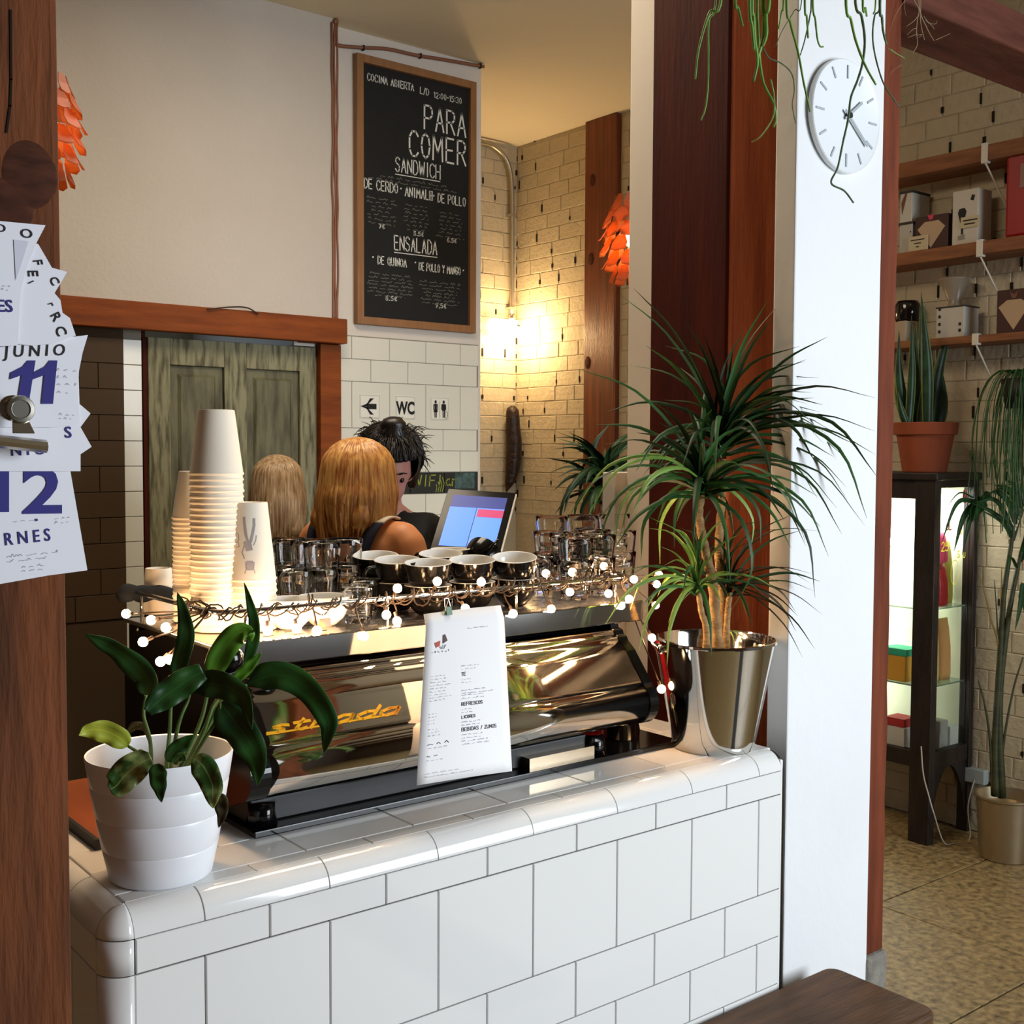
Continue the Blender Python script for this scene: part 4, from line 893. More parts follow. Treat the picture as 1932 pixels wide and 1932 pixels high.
# ================================================================ printed menu, clips
t = thing('paper_menu', 'white printed drinks menu sheet hanging from the machine rail', 'menu', (1.18, 1.66, 1.15))
yP = 1.598
c4 = [PY(805, 1160, yP), PY(950, 1143, yP), PY(966, 1455, 1.585), PY(786, 1482, 1.565)]
n = 14; nu = 10; v = []; uvs = []
def pp(u, w_):
    a = c4[0]*(1-u)+c4[1]*u; b = c4[3]*(1-u)+c4[2]*u; p = a*(1-w_)+b*w_
    p = p+np.array([0, -.010*math.sin(u*math.pi)*(.3+.7*w_)+.010*(1-w_)**8*0, 0])
    if w_ < .1: p = p+np.array([0, .03*(1-w_/.1)**2*.3, 0])
    p = p+np.array([0, 0, .004*math.sin(u*math.pi)*(1 if w_ > .5 else .4)])
    return p
for j in range(n+1):
    for i in range(nu+1): v.append(tuple(pp(i/nu, j/n)))
m = MB(); m.add(v, [(j*(nu+1)+i, j*(nu+1)+i+1, (j+1)*(nu+1)+i+1, (j+1)*(nu+1)+i) for j in range(n) for i in range(nu)])
o = m.build('sheet', paperm, t, smooth=True); so = o.modifiers.new('s', 'SOLIDIFY'); so.thickness = .0004; so.offset = 0
def onsheet(mb, polys, u, w_, k, wdt):
    """polys in mm-like units k*x across; drawn following the sheet"""
    W_, H_ = np.linalg.norm(c4[1]-c4[0]), np.linalg.norm(c4[3]-c4[0])
    for pl in polys:
        P = [Vector(pp(u+x*k/W_, w_-y*k/H_)) for x, y in pl]
        for a, b in zip(P[:-1], P[1:]):
            d = b-a
            if d.length < 1e-6: continue
            d.normalize(); nrm = Vector((0, -1, 0)); s = nrm.cross(d).normalized()*wdt/2; e = d*wdt*.3; l = Vector((0, -.0009, 0)); mb.add([a-e-s+l, b+e-s+l, b+e+s+l, a-e+s+l], [(0, 1, 2, 3)])
m = MB()
def head(s, u, w_, h=.0055): m = MB(); pl, w = strokes(s, h, 1.2); onsheet(m, pl, u, w_, 1, .0011); m.build('heading', mat('grey_ink', '#55555c', rough=.8), t)
head('TE', .42, .39); head('REFRESCOS', .42, .575, .0052); head('LICORES', .42, .65, .0045); head('BEBIDAS / ZUMOS', .42, .725, .0055); 
for w_, q in ((.845, .022), (.778, .034)):
    m = MB(); onsheet(m, squiggle(q, .0045, int(w_*100)), .08, w_, 1, .0011); m.build('heading', mat('grey_ink', '#55555c', rough=.8), t)

m = MB(); random.seed(31)
def lines(u, w0, k, n, wid):
    for i in range(n): onsheet(m, squiggle(wid*random.uniform(.6, 1), .0022, int(u*100)+i*7+k), u, w0+.0185*i, 1, .0006)
lines(.08, .375, 1, 9, .040); lines(.08, .60, 2, 4, .014); lines(.08, .69, 3, 3, .022); lines(.09, .80, 4, 1, .05); lines(.08, .87, 5, 1, .04)
lines(.42, .335, 6, 2, .035); lines(.42, .415, 7, 2, .025); lines(.42, .48, 8, 4, .062); lines(.42, .60, 9, 2, .025); lines(.42, .675, 10, 2, .034); lines(.42, .75, 11, 4, .05); lines(.06, .945, 12, 2, .085); lines(.5, .115, 13, 1, .045)
m.build('small_print', mat('pale_grey_ink', '#a9a9b0', rough=.8), t, kind='stuff')
m = MB()
def flat(pts, mt, nm):
    m = MB(); P = [Vector(pp(u, w_))+Vector((0, -.0012, 0)) for u, w_ in pts]; m.add(P, [tuple(range(len(P)))]); m.build(nm, mt, t)
flat([(.105, .175), (.17, .165), (.165, .195), (.125, .205)], mat('red_ink', '#b5402c'), 'red_motif'); flat([(.20, .135), (.225, .13), (.255, .17), (.20, .185)], mat('brown_ink', '#4a2f2c'), 'brown_motif')
m = MB(); onsheet(m, [[(0, 0), (.004, -.004), (.009, -.004), (.013, .002)], [(.003, 0), (.005, -.003)], [(.006, .002), (.007, -.003)], [(.010, .002), (.009, -.002)]], .16, .20, 1, .0007)
for i in range(5): onsheet(m, squiggle(.006, .004, i), .08+.04*i, .235, 1, .0006)
m.build('motif_lines', mat('dark_ink', '#3b3636'), t)
def clip(px, py, yy, mt, label, w=.020):
    p = PY(px, py, yy); t = thing('binder_clip', label, 'clip', p)
    x, y, z = p; m = MB(); m.prism([(x-w/2, y-.004, z-.007), (x-w/2, y+.004, z-.007), (x-w/2, y+.0012, z+.007), (x-w/2, y-.0012, z+.007)], (w, 0, 0)); m.build('jaws', mt, t, bevel=.0006)
    m = MB()
    for sgn in (-1, 1): m.tube([(x-.006, y+.002*sgn, z+.006), (x-.004, y+.006*sgn, z+.02), (x+.004, y+.006*sgn, z+.02), (x+.006, y+.002*sgn, z+.006)], .0006, 5)
    m.build('wire_arms', steelm, t)
clip(613, 1175, 1.722, mat('orange_clip', '#c8661a', rough=.3), 'small orange binder clip hanging on the rail')
clip(846, 1152, 1.598, mat('green_clip', '#1f5a30', rough=.4), 'small green clip holding the top of the paper menu', .012)
# dark cloth bundled at the back left corner of the deck
m = MB(); pts = [PY(225, 1128, 2.08), PY(245, 1118, 2.085), PY(270, 1121, 2.09), PY(300, 1118, 2.09), PY(330, 1122, 2.09)]
m.tube(catmull([tuple(p) for p in pts], 4), [.010, .013, .016, .018, .017, .015, .014, .016, .017, .016, .014, .013, .014, .014, .013, .012, .010][:17], 7); o = m.build('dark_cloth', mat('dark_blue_cloth', '#1c222c', rough=.9), smooth=True); tag(o, 'dark bundled cloth at back left corner of the machine deck', 'cloth')
# small steel cup and red packet right of the machine
p = (1.70, 1.76, ZT); m = MB(); m.lathe([(0, .002), (.036, .002), (.038, .004), (.040, .044), (.041, .045), (.0395, .044), (.0365, .006), (0, .005)], (p[0], p[1], ZT+.012-.002), 28); o = m.build('steel_bowl', chromem, None, smooth=True); tag(o, 'small round steel bowl on the tray between machine and bucket', 'bowl')
rp = thing('red_packet', 'crumpled red plastic packet with white cap behind the machine end', 'packet', (1.70, 1.885, ZT+.012))
c = Vector((1.70, 1.885, ZT+.012)); m = MB(); v = []; n1 = 14; random.seed(12)
pr = [(.0, 0), (.050, .004), (.056, .06), (.054, .12), (.052, .18), (.048, .235), (.030, .268), (.016, .275)]
for (r_, z) in pr:
    for k in range(n1): a = 2*math.pi*k/n1; q = r_*(1+random.uniform(-.09, .09)); v.append((c.x+q*1.05*math.cos(a), c.y+q*.7*math.sin(a), c.z+z*.88))
m.add(v, [(j*n1+k, j*n1+(k+1) % n1, (j+1)*n1+(k+1) % n1, (j+1)*n1+k) for j in range(len(pr)-1) for k in range(n1)]); m.build('packet', mat('red_plastic', '#b5121c', rough=.25), rp)
m = MB(); m.lathe([(.018, .241), (.018, .262), (.014, .264), (0, .264)], c, 16); m.build('cap', whitecer, rp)
# ================================================================ tablet till behind
t = thing('till_counter', 'plain wooden back counter under the till screen', 'counter', (2.45, 3.3, 0))
m = MB(); m.box((2.30, 3.0, 0), (2.65, 3.42, .93)); m.build('body', trimwood, t); m = MB(); m.box((2.28, 2.97, .93), (2.68, 3.45, .96)); m.build('top', trimwood, t, bevel=.003)
tb = thing('till_screen', 'tilted touchscreen till with white casing and blue display', 'screen', (2.3, 3.25, .96))
TL, TR, BL = PD(846, 922, 3.86), PD(973, 930, 3.90), PD(812, 1034, 3.72)
TL, TR, BL = map(lambda a: Vector(tuple(float(x) for x in a)), (TL, TR, BL)); ux = (TR-TL); wS = ux.length; ux.normalize(); dz_ = (BL-TL); hS = dz_.length; uz_ = -(dz_-ux*dz_.dot(ux)).normalized(); sk = dz_.dot(ux)
nS = ux.cross(uz_).normalized()
if nS.dot(Vector((0, 0, H))-TL) < 0: nS = -nS
sh_ = ux*(sk)
def sp(u, v_, d=0): return TL+ux*(u*wS)+(BL-TL)*v_+nS*d
def squad(u0, v0, u1, v1, d, th, mt, nm, par, bev=0):
    m = MB(); m.prism([sp(u0, v0, d), sp(u1, v0, d), sp(u1, v1, d), sp(u0, v1, d)], -nS*th); return m.build(nm, mt, par, bevel=bev)
squad(0, 0, 1.03, 1, -.0032, .022, mat('white_plastic', '#e4dccb', rough=.4), 'casing', tb, .004)
squad(0, 0, 1, 1, 0, .003, blackm, 'bezel', tb, .001)
def screen(nm, col, u0, v0, u1, v1, d=.0008, e=.75): squad(u0, v0, u1, v1, d, .0004, mat(nm, col, rough=.3, emit=e), nm, tb)
screen('display_header', '#2c3878', .10, .10, .90, .30); screen('display_left', '#4c7df0', .10, .30, .49, .95); screen('display_right', '#5585f2', .50, .30, .90, .95)
screen('display_red_tab', '#a83560', .52, .32, .90, .45, .0014)
m = MB(); pc = sp(.5, .55, -.03); m.tube([pc, (pc.x+.02, pc.y+.06, 1.10), (pc.x+.02, pc.y+.06, .965)], .014, 10); m.lathe([(.075, .96), (.075, .97), (.02, .98)], (pc.x+.02, pc.y+.06, 0), 28); m.build('stand', mat('white_plastic', '#e4dccb'), tb, smooth=True)
# ================================================================ plants
green1 = leafmat('lily_leaf', '#17361a', '#2f5c22', rough=.4, sc=14)
green2 = leafmat('lily_leaf_light', '#3a6a1c', '#5e8f2a', rough=.4, sc=9)
green3 = leafmat('lily_leaf_striped', '#2c4a1c', '#8f9a5c', .45, .62, rough=.35, sc=30)
green4 = leafmat('lily_leaf_yellowing', '#6d8a20', '#a9ac3c', rough=.4, sc=14)
brownl = leafmat('lily_leaf_withered', '#2a2114', '#4d4a24', rough=.6, sc=20)
stemm = mat('green_stem', '#5b7a3c', rough=.5, col2='#3c5a24', nscale=20)
def ribbon(pts, width, side, segs=None, fold=.25, shape=None, twist=0, wave=0):
    """leaf blade: centre line pts, half profile shape(t), side(t)=cross direction"""
    m = MB(); n = len(pts); uv = []; v = []; ph = random.uniform(0, 6)
    for i, p in enumerate(pts):
        t = i/(n-1); w = width/2*shape(t); tg = (pts[min(i+1, n-1)]-pts[max(i-1, 0)]).normalized(); s = side-tg*side.dot(tg)
        s = s.normalized() if s.length > 1e-5 else tg.orthogonal().normalized(); nr = tg.cross(s)
        if twist: s = (Matrix.Rotation(twist*t, 3, tg) @ s); nr = tg.cross(s)
        for k, u in enumerate((-1, -.5, 0, .5, 1)):
            v.append(p+s*w*u+nr*(w*fold*(abs(u)-.5)+wave*w*abs(u)*math.sin(t*17+(2 if u > 0 else 0)+ph))); uv.append(((u+1)/2, t))
    f = [(i*5+k, i*5+k+1, (i+1)*5+k+1, (i+1)*5+k) for i in range(n-1) for k in range(4)]
    m.add(v, f); m.uv = uv; return m
ovate = lambda t: max(.02, math.sin(math.pi*min(1, t**.62))**.75) if t < .999 else .02
lance = lambda t: max(.04, min(1, t*9+.45)*(1-t**2.2)**.9)
# ---- peace lily in the white pot
PC = (.638, 1.613)
pot = thing('potted_peace_lily', 'green peace lily in a white ribbed pot at the counter corner', 'plant', (PC[0], PC[1], ZT))
rt, rb_, ph_ = .1035, .072, .180
pr = [(0, 0), (rb_-.004, 0), (rb_, .004)]
for z, d in ((.045, 0), (.047, -.0012), (.049, 0), (.092, 0), (.094, -.0012), (.096, 0), (.136, 0), (.138, -.0012), (.140, 0), (ph_-.002, 0)):
    pr.append((rb_+(rt-rb_)*(z/ph_)**.9+d, z))
pr += [(rt-.001, ph_), (rt-.0035, ph_-.001), (rt-.008, ph_-.03), (rt-.02, .10), (0, .10)]
m = MB(); m.lathe(pr, (PC[0], PC[1], ZT), 64); autosmooth(m.build('flower_pot', mat('white_glazed_pot', '#eceef2', rough=.3), pot), 50)
m = MB(); m.sphere((PC[0], PC[1], ZT+.112), (.080, .080, .022), 10); m.build('soil', mat('dark_soil', '#2b1d12', rough=1, noise=.4, nscale=60, bump=.8), pot)
def Q(x, y): return (130+x*.3209, 1100+y*.3209)
def leafpx(blade, width, mt, dt=0, tip=0, petiole=None, shape=ovate, fold=.3, turn=0):
    T0 = 1.635+dt; n = len(blade); P = []
    for i, (x, y) in enumerate(blade):
        px, py = Q(x, y); P.append(Vector(tuple(float(a) for a in PD(px, py, T0+tip*(i/(n-1))))))
    pts = catmull(P, 8); W_ = width*.3209/FPX*T0
    a, b = P[0], P[-1]; tg = (b-a).normalized(); view = Vector(tuple(CF)); side = tg.cross(view).normalized()
    side = (side+view*turn).normalized()
    m = ribbon(pts, W_, side, fold=fold, shape=shape, wave=.16); o = m.build('leaf', mt, pot, smooth=True)
    so = o.modifiers.new('s', 'SOLIDIFY'); so.thickness = .0006
    if petiole:
        pp_ = [Vector((PC[0]+(petiole[0]-560)*.00012, PC[1]+random.uniform(-.02, .02), ZT+.115))]
        for (x, y) in petiole[1:]: px, py = Q(x, y); pp_.append(Vector(tuple(float(a) for a in PD(px, py, T0))))
        pp_.append(P[0]); m = MB(); q = catmull(pp_, 6); m.tube(q, [.0032-(.0012*i/(len(q)-1)) for i in range(len(q))], 6); m.build('leaf_stalk', stemm, pot, smooth=True)
random.seed(6)
leafpx([(452, 660), (455, 560), (330, 430), (200, 350), (95, 300)], 150, green1, 0, -.03, [480, (480, 950), (440, 780)], turn=.2)
leafpx([(620, 570), (660, 450), (690, 300), (670, 160), (637, 55)], 112, green1, .03, .04, [560, (590, 900), (600, 720)])
leafpx([(1040, 480), (1075, 380), (1090, 250), (1065, 120), (1030, -5)], 78, green1, .05, .02, [740, (800, 850), (960, 580)])
leafpx([(828, 580), (880, 450), (950, 340), (1010, 290), (1060, 300), (1072, 345)], 150, green2, .02, .0, [700, (760, 850), (810, 680)])
leafpx([(790, 520), (700, 570), (600, 640), (520, 700), (462, 760)], 165, green1, -.04, -.03, None, shape=lambda t: max(.15, math.sin(math.pi*min(1, .12+.86*t)))**.5)
leafpx([(715, 610), (830, 590), (950, 620), (1040, 700), (1076, 860)], 165, green1, -.03, -.04, [600, (640, 850), (700, 690)])
leafpx([(890, 700), (960, 800), (1050, 920), (1110, 1060), (1108, 1190)], 205, green1, -.02, -.03, [740, (790, 930), (880, 780)])
leafpx([(1050, 600), (1130, 560), (1240, 540), (1360, 590), (1460, 690), (1525, 810), (1520, 900), (1500, 1000)], 165, green1, 0, -.02, [720, (780, 900), (860, 700), (950, 640)], shape=lambda t: max(.03, min(1, t*5+.15)*(1-t**3.2)**.8))
leafpx([(968, 580), (1030, 520), (1090, 460), (1132, 405)], 70, green2, .04, 0, [740, (820, 850), (900, 680)])
leafpx([(350, 960), (280, 900), (180, 865), (100, 870), (55, 895)], 135, green4, -.05, -.03, [500, (440, 1010), (400, 990)])
leafpx([(485, 1030), (420, 1060), (340, 1120), (280, 1190), (240, 1215)], 185, green3, -.10, -.01, None, shape=lambda t: max(.1, math.sin(math.pi*min(1, .08+.88*t))**.6))
leafpx([(530, 1060), (525, 1130), (535, 1210), (545, 1290)], 108, green1, -.11, .0)
leafpx([(735, 1025), (790, 1080), (840, 1180), (845, 1260), (848, 1325)], 150, green3, -.11, -.01, turn=.1)
leafpx([(878, 1235), (895, 1290), (900, 1360), (880, 1440)], 88, brownl, -.10, .0)
leafpx([(575, 1050), (630, 980), (690, 930), (735, 890)], 95, green1, -.03, .0)
leafpx([(345, 880), (390, 840), (450, 860), (480, 960)], 50, brownl, .02, .0)
leafpx([(610, 1060), (660, 1020), (690, 1050)], 60, green3, -.05, .0)
# ---- bucket with dragon tree
BC = (1.830, 1.620)
bk = thing('potted_dragon_tree', 'spiky dragon tree in a shiny steel bucket at the counter end', 'plant', (BC[0], BC[1], ZT))
rt, rb_, hb = .1245, .0845, .222
m = MB(); m.lathe([(0, .004), (rb_-.004, .004), (rb_-.002, 0), (rb_, .002)]+[(rb_+(rt-rb_)*k/10, .002+(hb-.004)*k/10) for k in range(1, 11)]+[(rt+.004, hb), (rt+.004, hb+.005), (rt, hb+.0055), (rt-.002, hb+.001)]+[(rt-.003-(rt-rb_)*k/10, hb-.02*k) for k in range(1, 6)]+[(0, hb-.1)], (BC[0], BC[1], ZT), 72)
autosmooth(m.build('steel_bucket', chromem, bk), 40)
m = MB(); m.sphere((BC[0], BC[1], ZT+hb-.085), (.10, .10, .015), 10); m.build('soil', mat('dark_soil', '#2b1d12'), bk)
hd = []
ea = math.radians(-15)
e1 = Vector((BC[0]+(rt+.004)*math.cos(ea), BC[1]+(rt+.004)*math.sin(ea), ZT+hb-.010)); e2 = Vector((BC[0]-(rt+.004)*math.cos(ea), BC[1]-(rt+.004)*math.sin(ea), ZT+hb-.010))
for k in range(19):
    a = math.pi*k/18; c_ = (e1+e2)/2; d_ = (e1-e2)/2; o_ = Vector((-math.sin(ea), math.cos(ea), 0))
    hd.append(c_+d_*math.cos(a)*1.02+o_*math.sin(a)*.128+Vector((0, 0, .013*math.sin(a))))
m = MB(); m.tube(hd, .0028, 7); m.build('bucket_handle', steelm, bk, smooth=True)
for e in (e1, e2): m = MB(); m.sphere(e, (.007, .007, .010), 8); m.build('handle_ear', chromem, bk, smooth=True)
bark = mat('dracaena_bark', '#a98a5c', rough=.8, col2='#7d5f38', nscale=22, stretch=(1, 1, 3), bump=.6, bscale=60)
TB = float(np.array([BC[0], BC[1], 0]) @ (CF*[1, 1, 0]))+.0
def B(x, y, t): return Vector(tuple(float(a) for a in PD(1030+x*.4659, 540+y*.4659, t)))
tb_ = 2.42
root = lambda dx, dy: Vector((BC[0]+dx, BC[1]+dy, ZT+hb-.08))
for pts, r0 in (([root(.0, -.02), B(690, 1380, 2.40), B(678, 1230, 2.40), B(655, 1110, 2.38), B(632, 1010, 2.38), B(620, 920, 2.38), B(630, 850, 2.39)], .0105), ([root(.03, .01), B(715, 1300, 2.44), B(700, 1100, 2.45), B(705, 960, 2.46), B(715, 830, 2.46), B(715, 700, 2.46)], .0095), ([root(-.03, .0), B(650, 1400, 2.38), B(630, 1320, 2.37), B(618, 1240, 2.37)], .007), ([root(.02, -.01), B(735, 1330, 2.43), B(745, 1240, 2.43)], .007)):
    q = catmull(pts, 6); m = MB(); m.tube(q, [r0*(1.1-.35*i/len(q))*(1+.09*math.sin(i*2.1)) for i in range(len(q))], 10); m.build('cane', bark, bk, smooth=True)
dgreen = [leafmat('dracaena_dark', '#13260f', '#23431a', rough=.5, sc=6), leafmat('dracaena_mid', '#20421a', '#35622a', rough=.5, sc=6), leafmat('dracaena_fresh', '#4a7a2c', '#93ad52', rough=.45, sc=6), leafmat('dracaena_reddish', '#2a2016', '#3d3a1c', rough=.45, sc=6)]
def blade(base, tip, w, mt, sag=.25, par=bk, nm='leaf', name_n=9):
    L = (tip-base).length; mid = (base+tip)/2; d = (tip-base).normalized()
    up = Vector((0, 0, 1)); lift = up-d*up.dot(d); lift = lift.normalized()*L*sag if lift.length > .05 else Vector((random.uniform(-1, 1), random.uniform(-1, 1), 0))*L*.06
    c1 = base+(mid-base)*.55+lift*.9; c2 = mid+lift*.95
    pts = catmull([base, c1, c2+(tip-mid)*.35, tip], 4)
    side = d.cross(up); side = side.normalized() if side.length > .1 else Vector((1, 0, 0))
    v = Vector(tuple(CF)); side = (side+d.cross(v).normalized()*(.7 if side.dot(d.cross(v)) > 0 else -.7)).normalized()
    m = ribbon(pts, w, side, fold=.5, shape=lance, twist=random.uniform(-.5, .5)); o = m.build(nm, mt, par, smooth=True); return o
random.seed(19)
cA, cB_, cC_, cD_ = B(712, 640, 2.46), B(628, 800, 2.39), B(608, 1200, 2.37), B(742, 1215, 2.43)
tipsA = [(295, 30), (355, 8), (570, 150), (405, 240), (340, 320), (897, 60), (940, 75), (800, 180), (1140, 205), (1075, 430), (1335, 452), (1336, 588), (1336, 682), (1340, 770), (1300, 940), (1120, 480), (1050, 400), (760, 240), (640, 200), (1095, 720), (1250, 640), (915, 130)]
tipsB = [(130, 335), (205, 560), (240, 640), (120, 900), (200, 1070), (275, 1085), (385, 1115), (462, 1125), (345, 935), (740, 1330), (170, 930), (300, 1010), (1050, 1030), (1090, 1262), (1198, 1003), (1292, 970), (1145, 1095), (825, 1090), (870, 1048), (1180, 900), (60, 985), (520, 1060)]
for tips, c, t0 in ((tipsA, cA, 2.46), (tipsB, cB_, 2.40)):
    for (x, y) in tips:
        tt = t0+random.uniform(-.16, .12)
        if x > 1000: tt = min(tt, 2.36)-.08
        tip = B(x, y, tt); mtl = dgreen[random.choice([0, 0, 1])] if y < 900 or x > 900 else dgreen[random.choice([1, 1, 2])]
        sag = .10 if y < 300 else (.16 if y < 700 else .28)
        blade(c+Vector((random.uniform(-.01, .01), random.uniform(-.01, .01), random.uniform(-.02, .02))), tip, random.uniform(.011, .016), mtl, sag)
for c, n_, Lr, zlo, mts, wd in ((cA, 40, (.15, .27), -.5, [0, 0, 1], .014), (cB_, 34, (.13, .25), -.7, [0, 1, 1], .014), (cC_, 26, (.09, .17), -.3, [2, 2, 1], .009), (cD_, 24, (.10, .20), -.35, [0, 0, 3], .009)):
    for k in range(n_):
        a = k*2.39996+random.uniform(-.2, .2); e = random.uniform(zlo, 1.1); L = random.uniform(*Lr)
        d = Vector((math.cos(a)*math.cos(e), math.sin(a)*math.cos(e), math.sin(e)))
        if d.y > 0 and c.y+d.y*L > 1.76 and c.x+d.x*L > 2.03: d.y *= -.4
        tip = c+d*L+Vector((0, 0, -.04 if e < .6 else 0)); yy = YCF-.02
        if tip.x > 1.93 and tip.y > yy-.0: tip.y = yy-random.uniform(0, .03)
        blade(c+Vector((0, 0, random.uniform(-.03, .02))), tip, wd*random.uniform(.8, 1.2), dgreen[random.choice(mts)], random.uniform(.12, .28))
for (x, y) in [(1120, 1330), (1090, 1470), (1040, 1505), (1020, 1335), (960, 1210), (1080, 1165)]:
    tip = B(x, y, 2.30); blade(cD_, tip, .006, dgreen[3], .12)
for (x, y) in [(490, 1540), (375, 1480), (240, 1370), (400, 1320), (480, 1130), (410, 980), (540, 1040), (670, 1500)]:
    tip = B(x, y, 2.28); blade(cC_, tip, .011, dgreen[2] if x != 670 else dgreen[1], .2)
# ---- hanging cactus (rhipsalis) above, pot out of frame
hp = thing('hanging_cactus', 'green trailing cactus stems hanging down from the ceiling in front of column', 'plant', (1.88, 1.30, 2.70))
rh = mat('trailing_green_stem', '#6f9a3e', rough=.5, col2='#4c7a2a', nscale=14); rhd = mat('trailing_dark_stem', '#46663c', rough=.6, col2='#3a4a38', nscale=14)
m = MB(); m.lathe([(0, 0), (.08, 0), (.115, .14), (.120, .145), (.112, .145), (.10, .12), (0, .12)], (1.88, 1.30, 2.70), 32); autosmooth(m.build('flower_pot', mat('terracotta', '#a4512a', rough=.8), hp))
m = MB()
for k in range(3): a = 2.1*k; m.tube([(1.88+.115*math.cos(a), 1.30+.115*math.sin(a), 2.84), (1.88, 1.30, 3.1)], .0015, 5)
m.tube([(1.88, 1.30, 3.1), (1.88, 1.30, ZC)], .002, 5); m.build('hanging_wire', steelm, hp)
def Z3(x, y): return (1280+x*.24845, y*.24845)
strands = [([(330, -60), (240, 90), (195, 220), (150, 400), (128, 600)], 20, rh), ([(290, -60), (232, 160), (228, 400), (225, 640), (205, 820), (170, 915)], 15, rh), ([(430, -60), (455, 60), (488, 200)], 22, rh), ([(560, -60), (570, 120), (580, 300), (600, 470), (570, 620)], 26, rh), ([(600, -60), (600, 150), (610, 330), (620, 480), (650, 640), (720, 780), (740, 900), (722, 965)], 22, rh), ([(640, -60), (650, 150), (640, 300), (600, 440)], 34, rh), ([(690, -60), (665, 100), (668, 260), (640, 350)], 30, rh),
 ([(540, -60), (560, 200), (575, 380)], 26, rh), ([(640, 360), (690, 440), (780, 480), (860, 560), (880, 680), (865, 800), (890, 940)], 9, rhd), ([(700, 600), (725, 720), (728, 840), (700, 930), (620, 1040), (555, 1080)], 10, rh), ([(800, -60), (785, 80), (760, 220)], 16, rh), ([(820, -60), (850, 170), (910, 400), (950, 620), (1000, 850)], 19, rh), ([(940, -60), (880, 80), (790, 230), (735, 360)], 8, rhd), ([(960, -60), (975, 130), (985, 290)], 18, rh), ([(1010, -60), (1000, 110), (960, 300), (925, 420)], 12, rhd), ([(1020, -60), (1040, 150), (1055, 290), (1075, 350), (1100, 355)], 15, rh),
 ([(1270, -60), (1310, 150), (1350, 320), (1420, 500), (1500, 645)], 20, rh), ([(1340, -60), (1390, 120), (1415, 300), (1400, 470), (1360, 610), (1310, 740), (1290, 900), (1250, 1080), (1210, 1270), (1160, 1390), (1260, 1450), (1330, 1540)], 18, rhd), ([(1400, -60), (1420, 60), (1430, 125)], 18, rh), ([(1500, -60), (1480, 110)], 14, rh), ([(1540, -60), (1490, 120), (1475, 280), (1500, 450), (1560, 640), (1640, 760), (1680, 820)], 13, rhd), ([(1530, -60), (1545, 130), (1555, 240), (1580, 340)], 20, rhd), ([(1600, 370), (1660, 410), (1715, 440)], 8, rh)]
random.seed(17)
for pts, w, mt_ in strands:
    t0 = 2.12+random.uniform(-.10, .08); P = [Vector(tuple(float(a) for a in PD(*Z3(x, y), t0+.008*i))) for i, (x, y) in enumerate(pts)]
    if pts[0][1] < 0: P = [Vector((1.88+(P[0].x-1.9)*.25, 1.30+(P[0].y-1.3)*.25, 2.85)), Vector((P[0].x, P[0].y, max(P[0].z+.12, 2.70)))]+P
    q = catmull(P, 6); r0 = w*1.3*.24845/FPX*t0/2; m = MB(); m.tube(q, [r0*(1-.4*i/len(q))*(1+.06*math.sin(i*1.7)) for i in range(len(q))], 7); m.build('trailing_stem', mt_, hp, smooth=True)
# dry roots hanging at the beam
dr = thing('hanging_air_plant', 'tangle of dry beige roots hanging in front of the dark beam', 'plant', (2.40, 1.50, 2.66))
rootm = mat('dry_root', '#a08a6c', rough=.9); random.seed(33)
m = MB()
def Z4(x, y): return (1640+x*.15114, y*.15118)
for pts, w in (([(520, -200), (560, 0), (620, 120), (600, 250), (590, 400), (600, 560), (540, 660)], 14), ([(600, -200), (620, 60), (650, 200), (710, 330), (760, 430), (810, 510)], 16), ([(640, -200), (640, 100), (640, 260), (660, 380), (690, 500)], 13), ([(620, 180), (560, 260), (460, 330)], 9), ([(680, 200), (740, 280), (820, 300), (850, 260)], 8), ([(600, 420), (560, 440), (480, 470)], 7), ([(700, 250), (790, 330), (810, 370)], 10), ([(450, 0), (360, 130), (300, 260), (250, 400)], 7), ([(470, -200), (440, 60), (460, 200)], 6), ([(830, 500), (920, 460), (1010, 420)], 7), ([(590, 350), (540, 370), (470, 440)], 7), ([(400, 810), (300, 880), (250, 950)], 5), ([(600, 440), (660, 430), (620, 470)], 7)):
    P = [Vector(tuple(float(a) for a in PD(*Z4(x, y), 2.58))) for x, y in pts]; q = catmull(P, 6); m.tube(q, [w*.15/FPX*2.58/2*(1.1-.6*i/len(q)) for i in range(len(q))], 5)
m.build('roots', rootm, dr, smooth=True)
m = MB(); c_ = PD(*Z4(560, -240), 2.58); m.sphere(c_, .03, 8); m.tube([c_, (c_[0], c_[1], ZC)], .0015, 5); m.build('root_ball', rootm, dr, smooth=True)
# ---- dark plant standing behind on the left of the pier
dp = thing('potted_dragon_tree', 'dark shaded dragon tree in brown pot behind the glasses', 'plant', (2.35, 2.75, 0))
tc = 3.62; c1 = Vector(tuple(float(a) for a in PD(1142, 880, tc)))
stand = Vector((c1.x+.02, c1.y+.02, 0)); dp.location = stand
m = MB(); m.lathe([(0, 1.04), (.085, 1.04), (.12, 1.27), (.126, 1.27), (.126, 1.30), (.115, 1.30), (.11, 1.26), (0, 1.26)], (stand.x, stand.y, 0), 28); autosmooth(m.build('flower_pot', mat('brown_pot', '#3d2318', rough=.6), dp))
m = MB()
for k in range(4): a = k*math.pi/2+.4; m.tube([(stand.x+.13*math.cos(a), stand.y+.13*math.sin(a), 0), (stand.x+.08*math.cos(a), stand.y+.08*math.sin(a), 1.04)], .012, 8)
m.lathe([(0, 1.02), (.10, 1.02), (.10, 1.04), (0, 1.04)], (stand.x, stand.y, 0), 24); m.build('plant_stand', blackmat, dp)
m = MB(); m.tube([(stand.x, stand.y, 1.26), (stand.x, stand.y, 1.47)], .02, 8); m.build('cane', bark, dp)
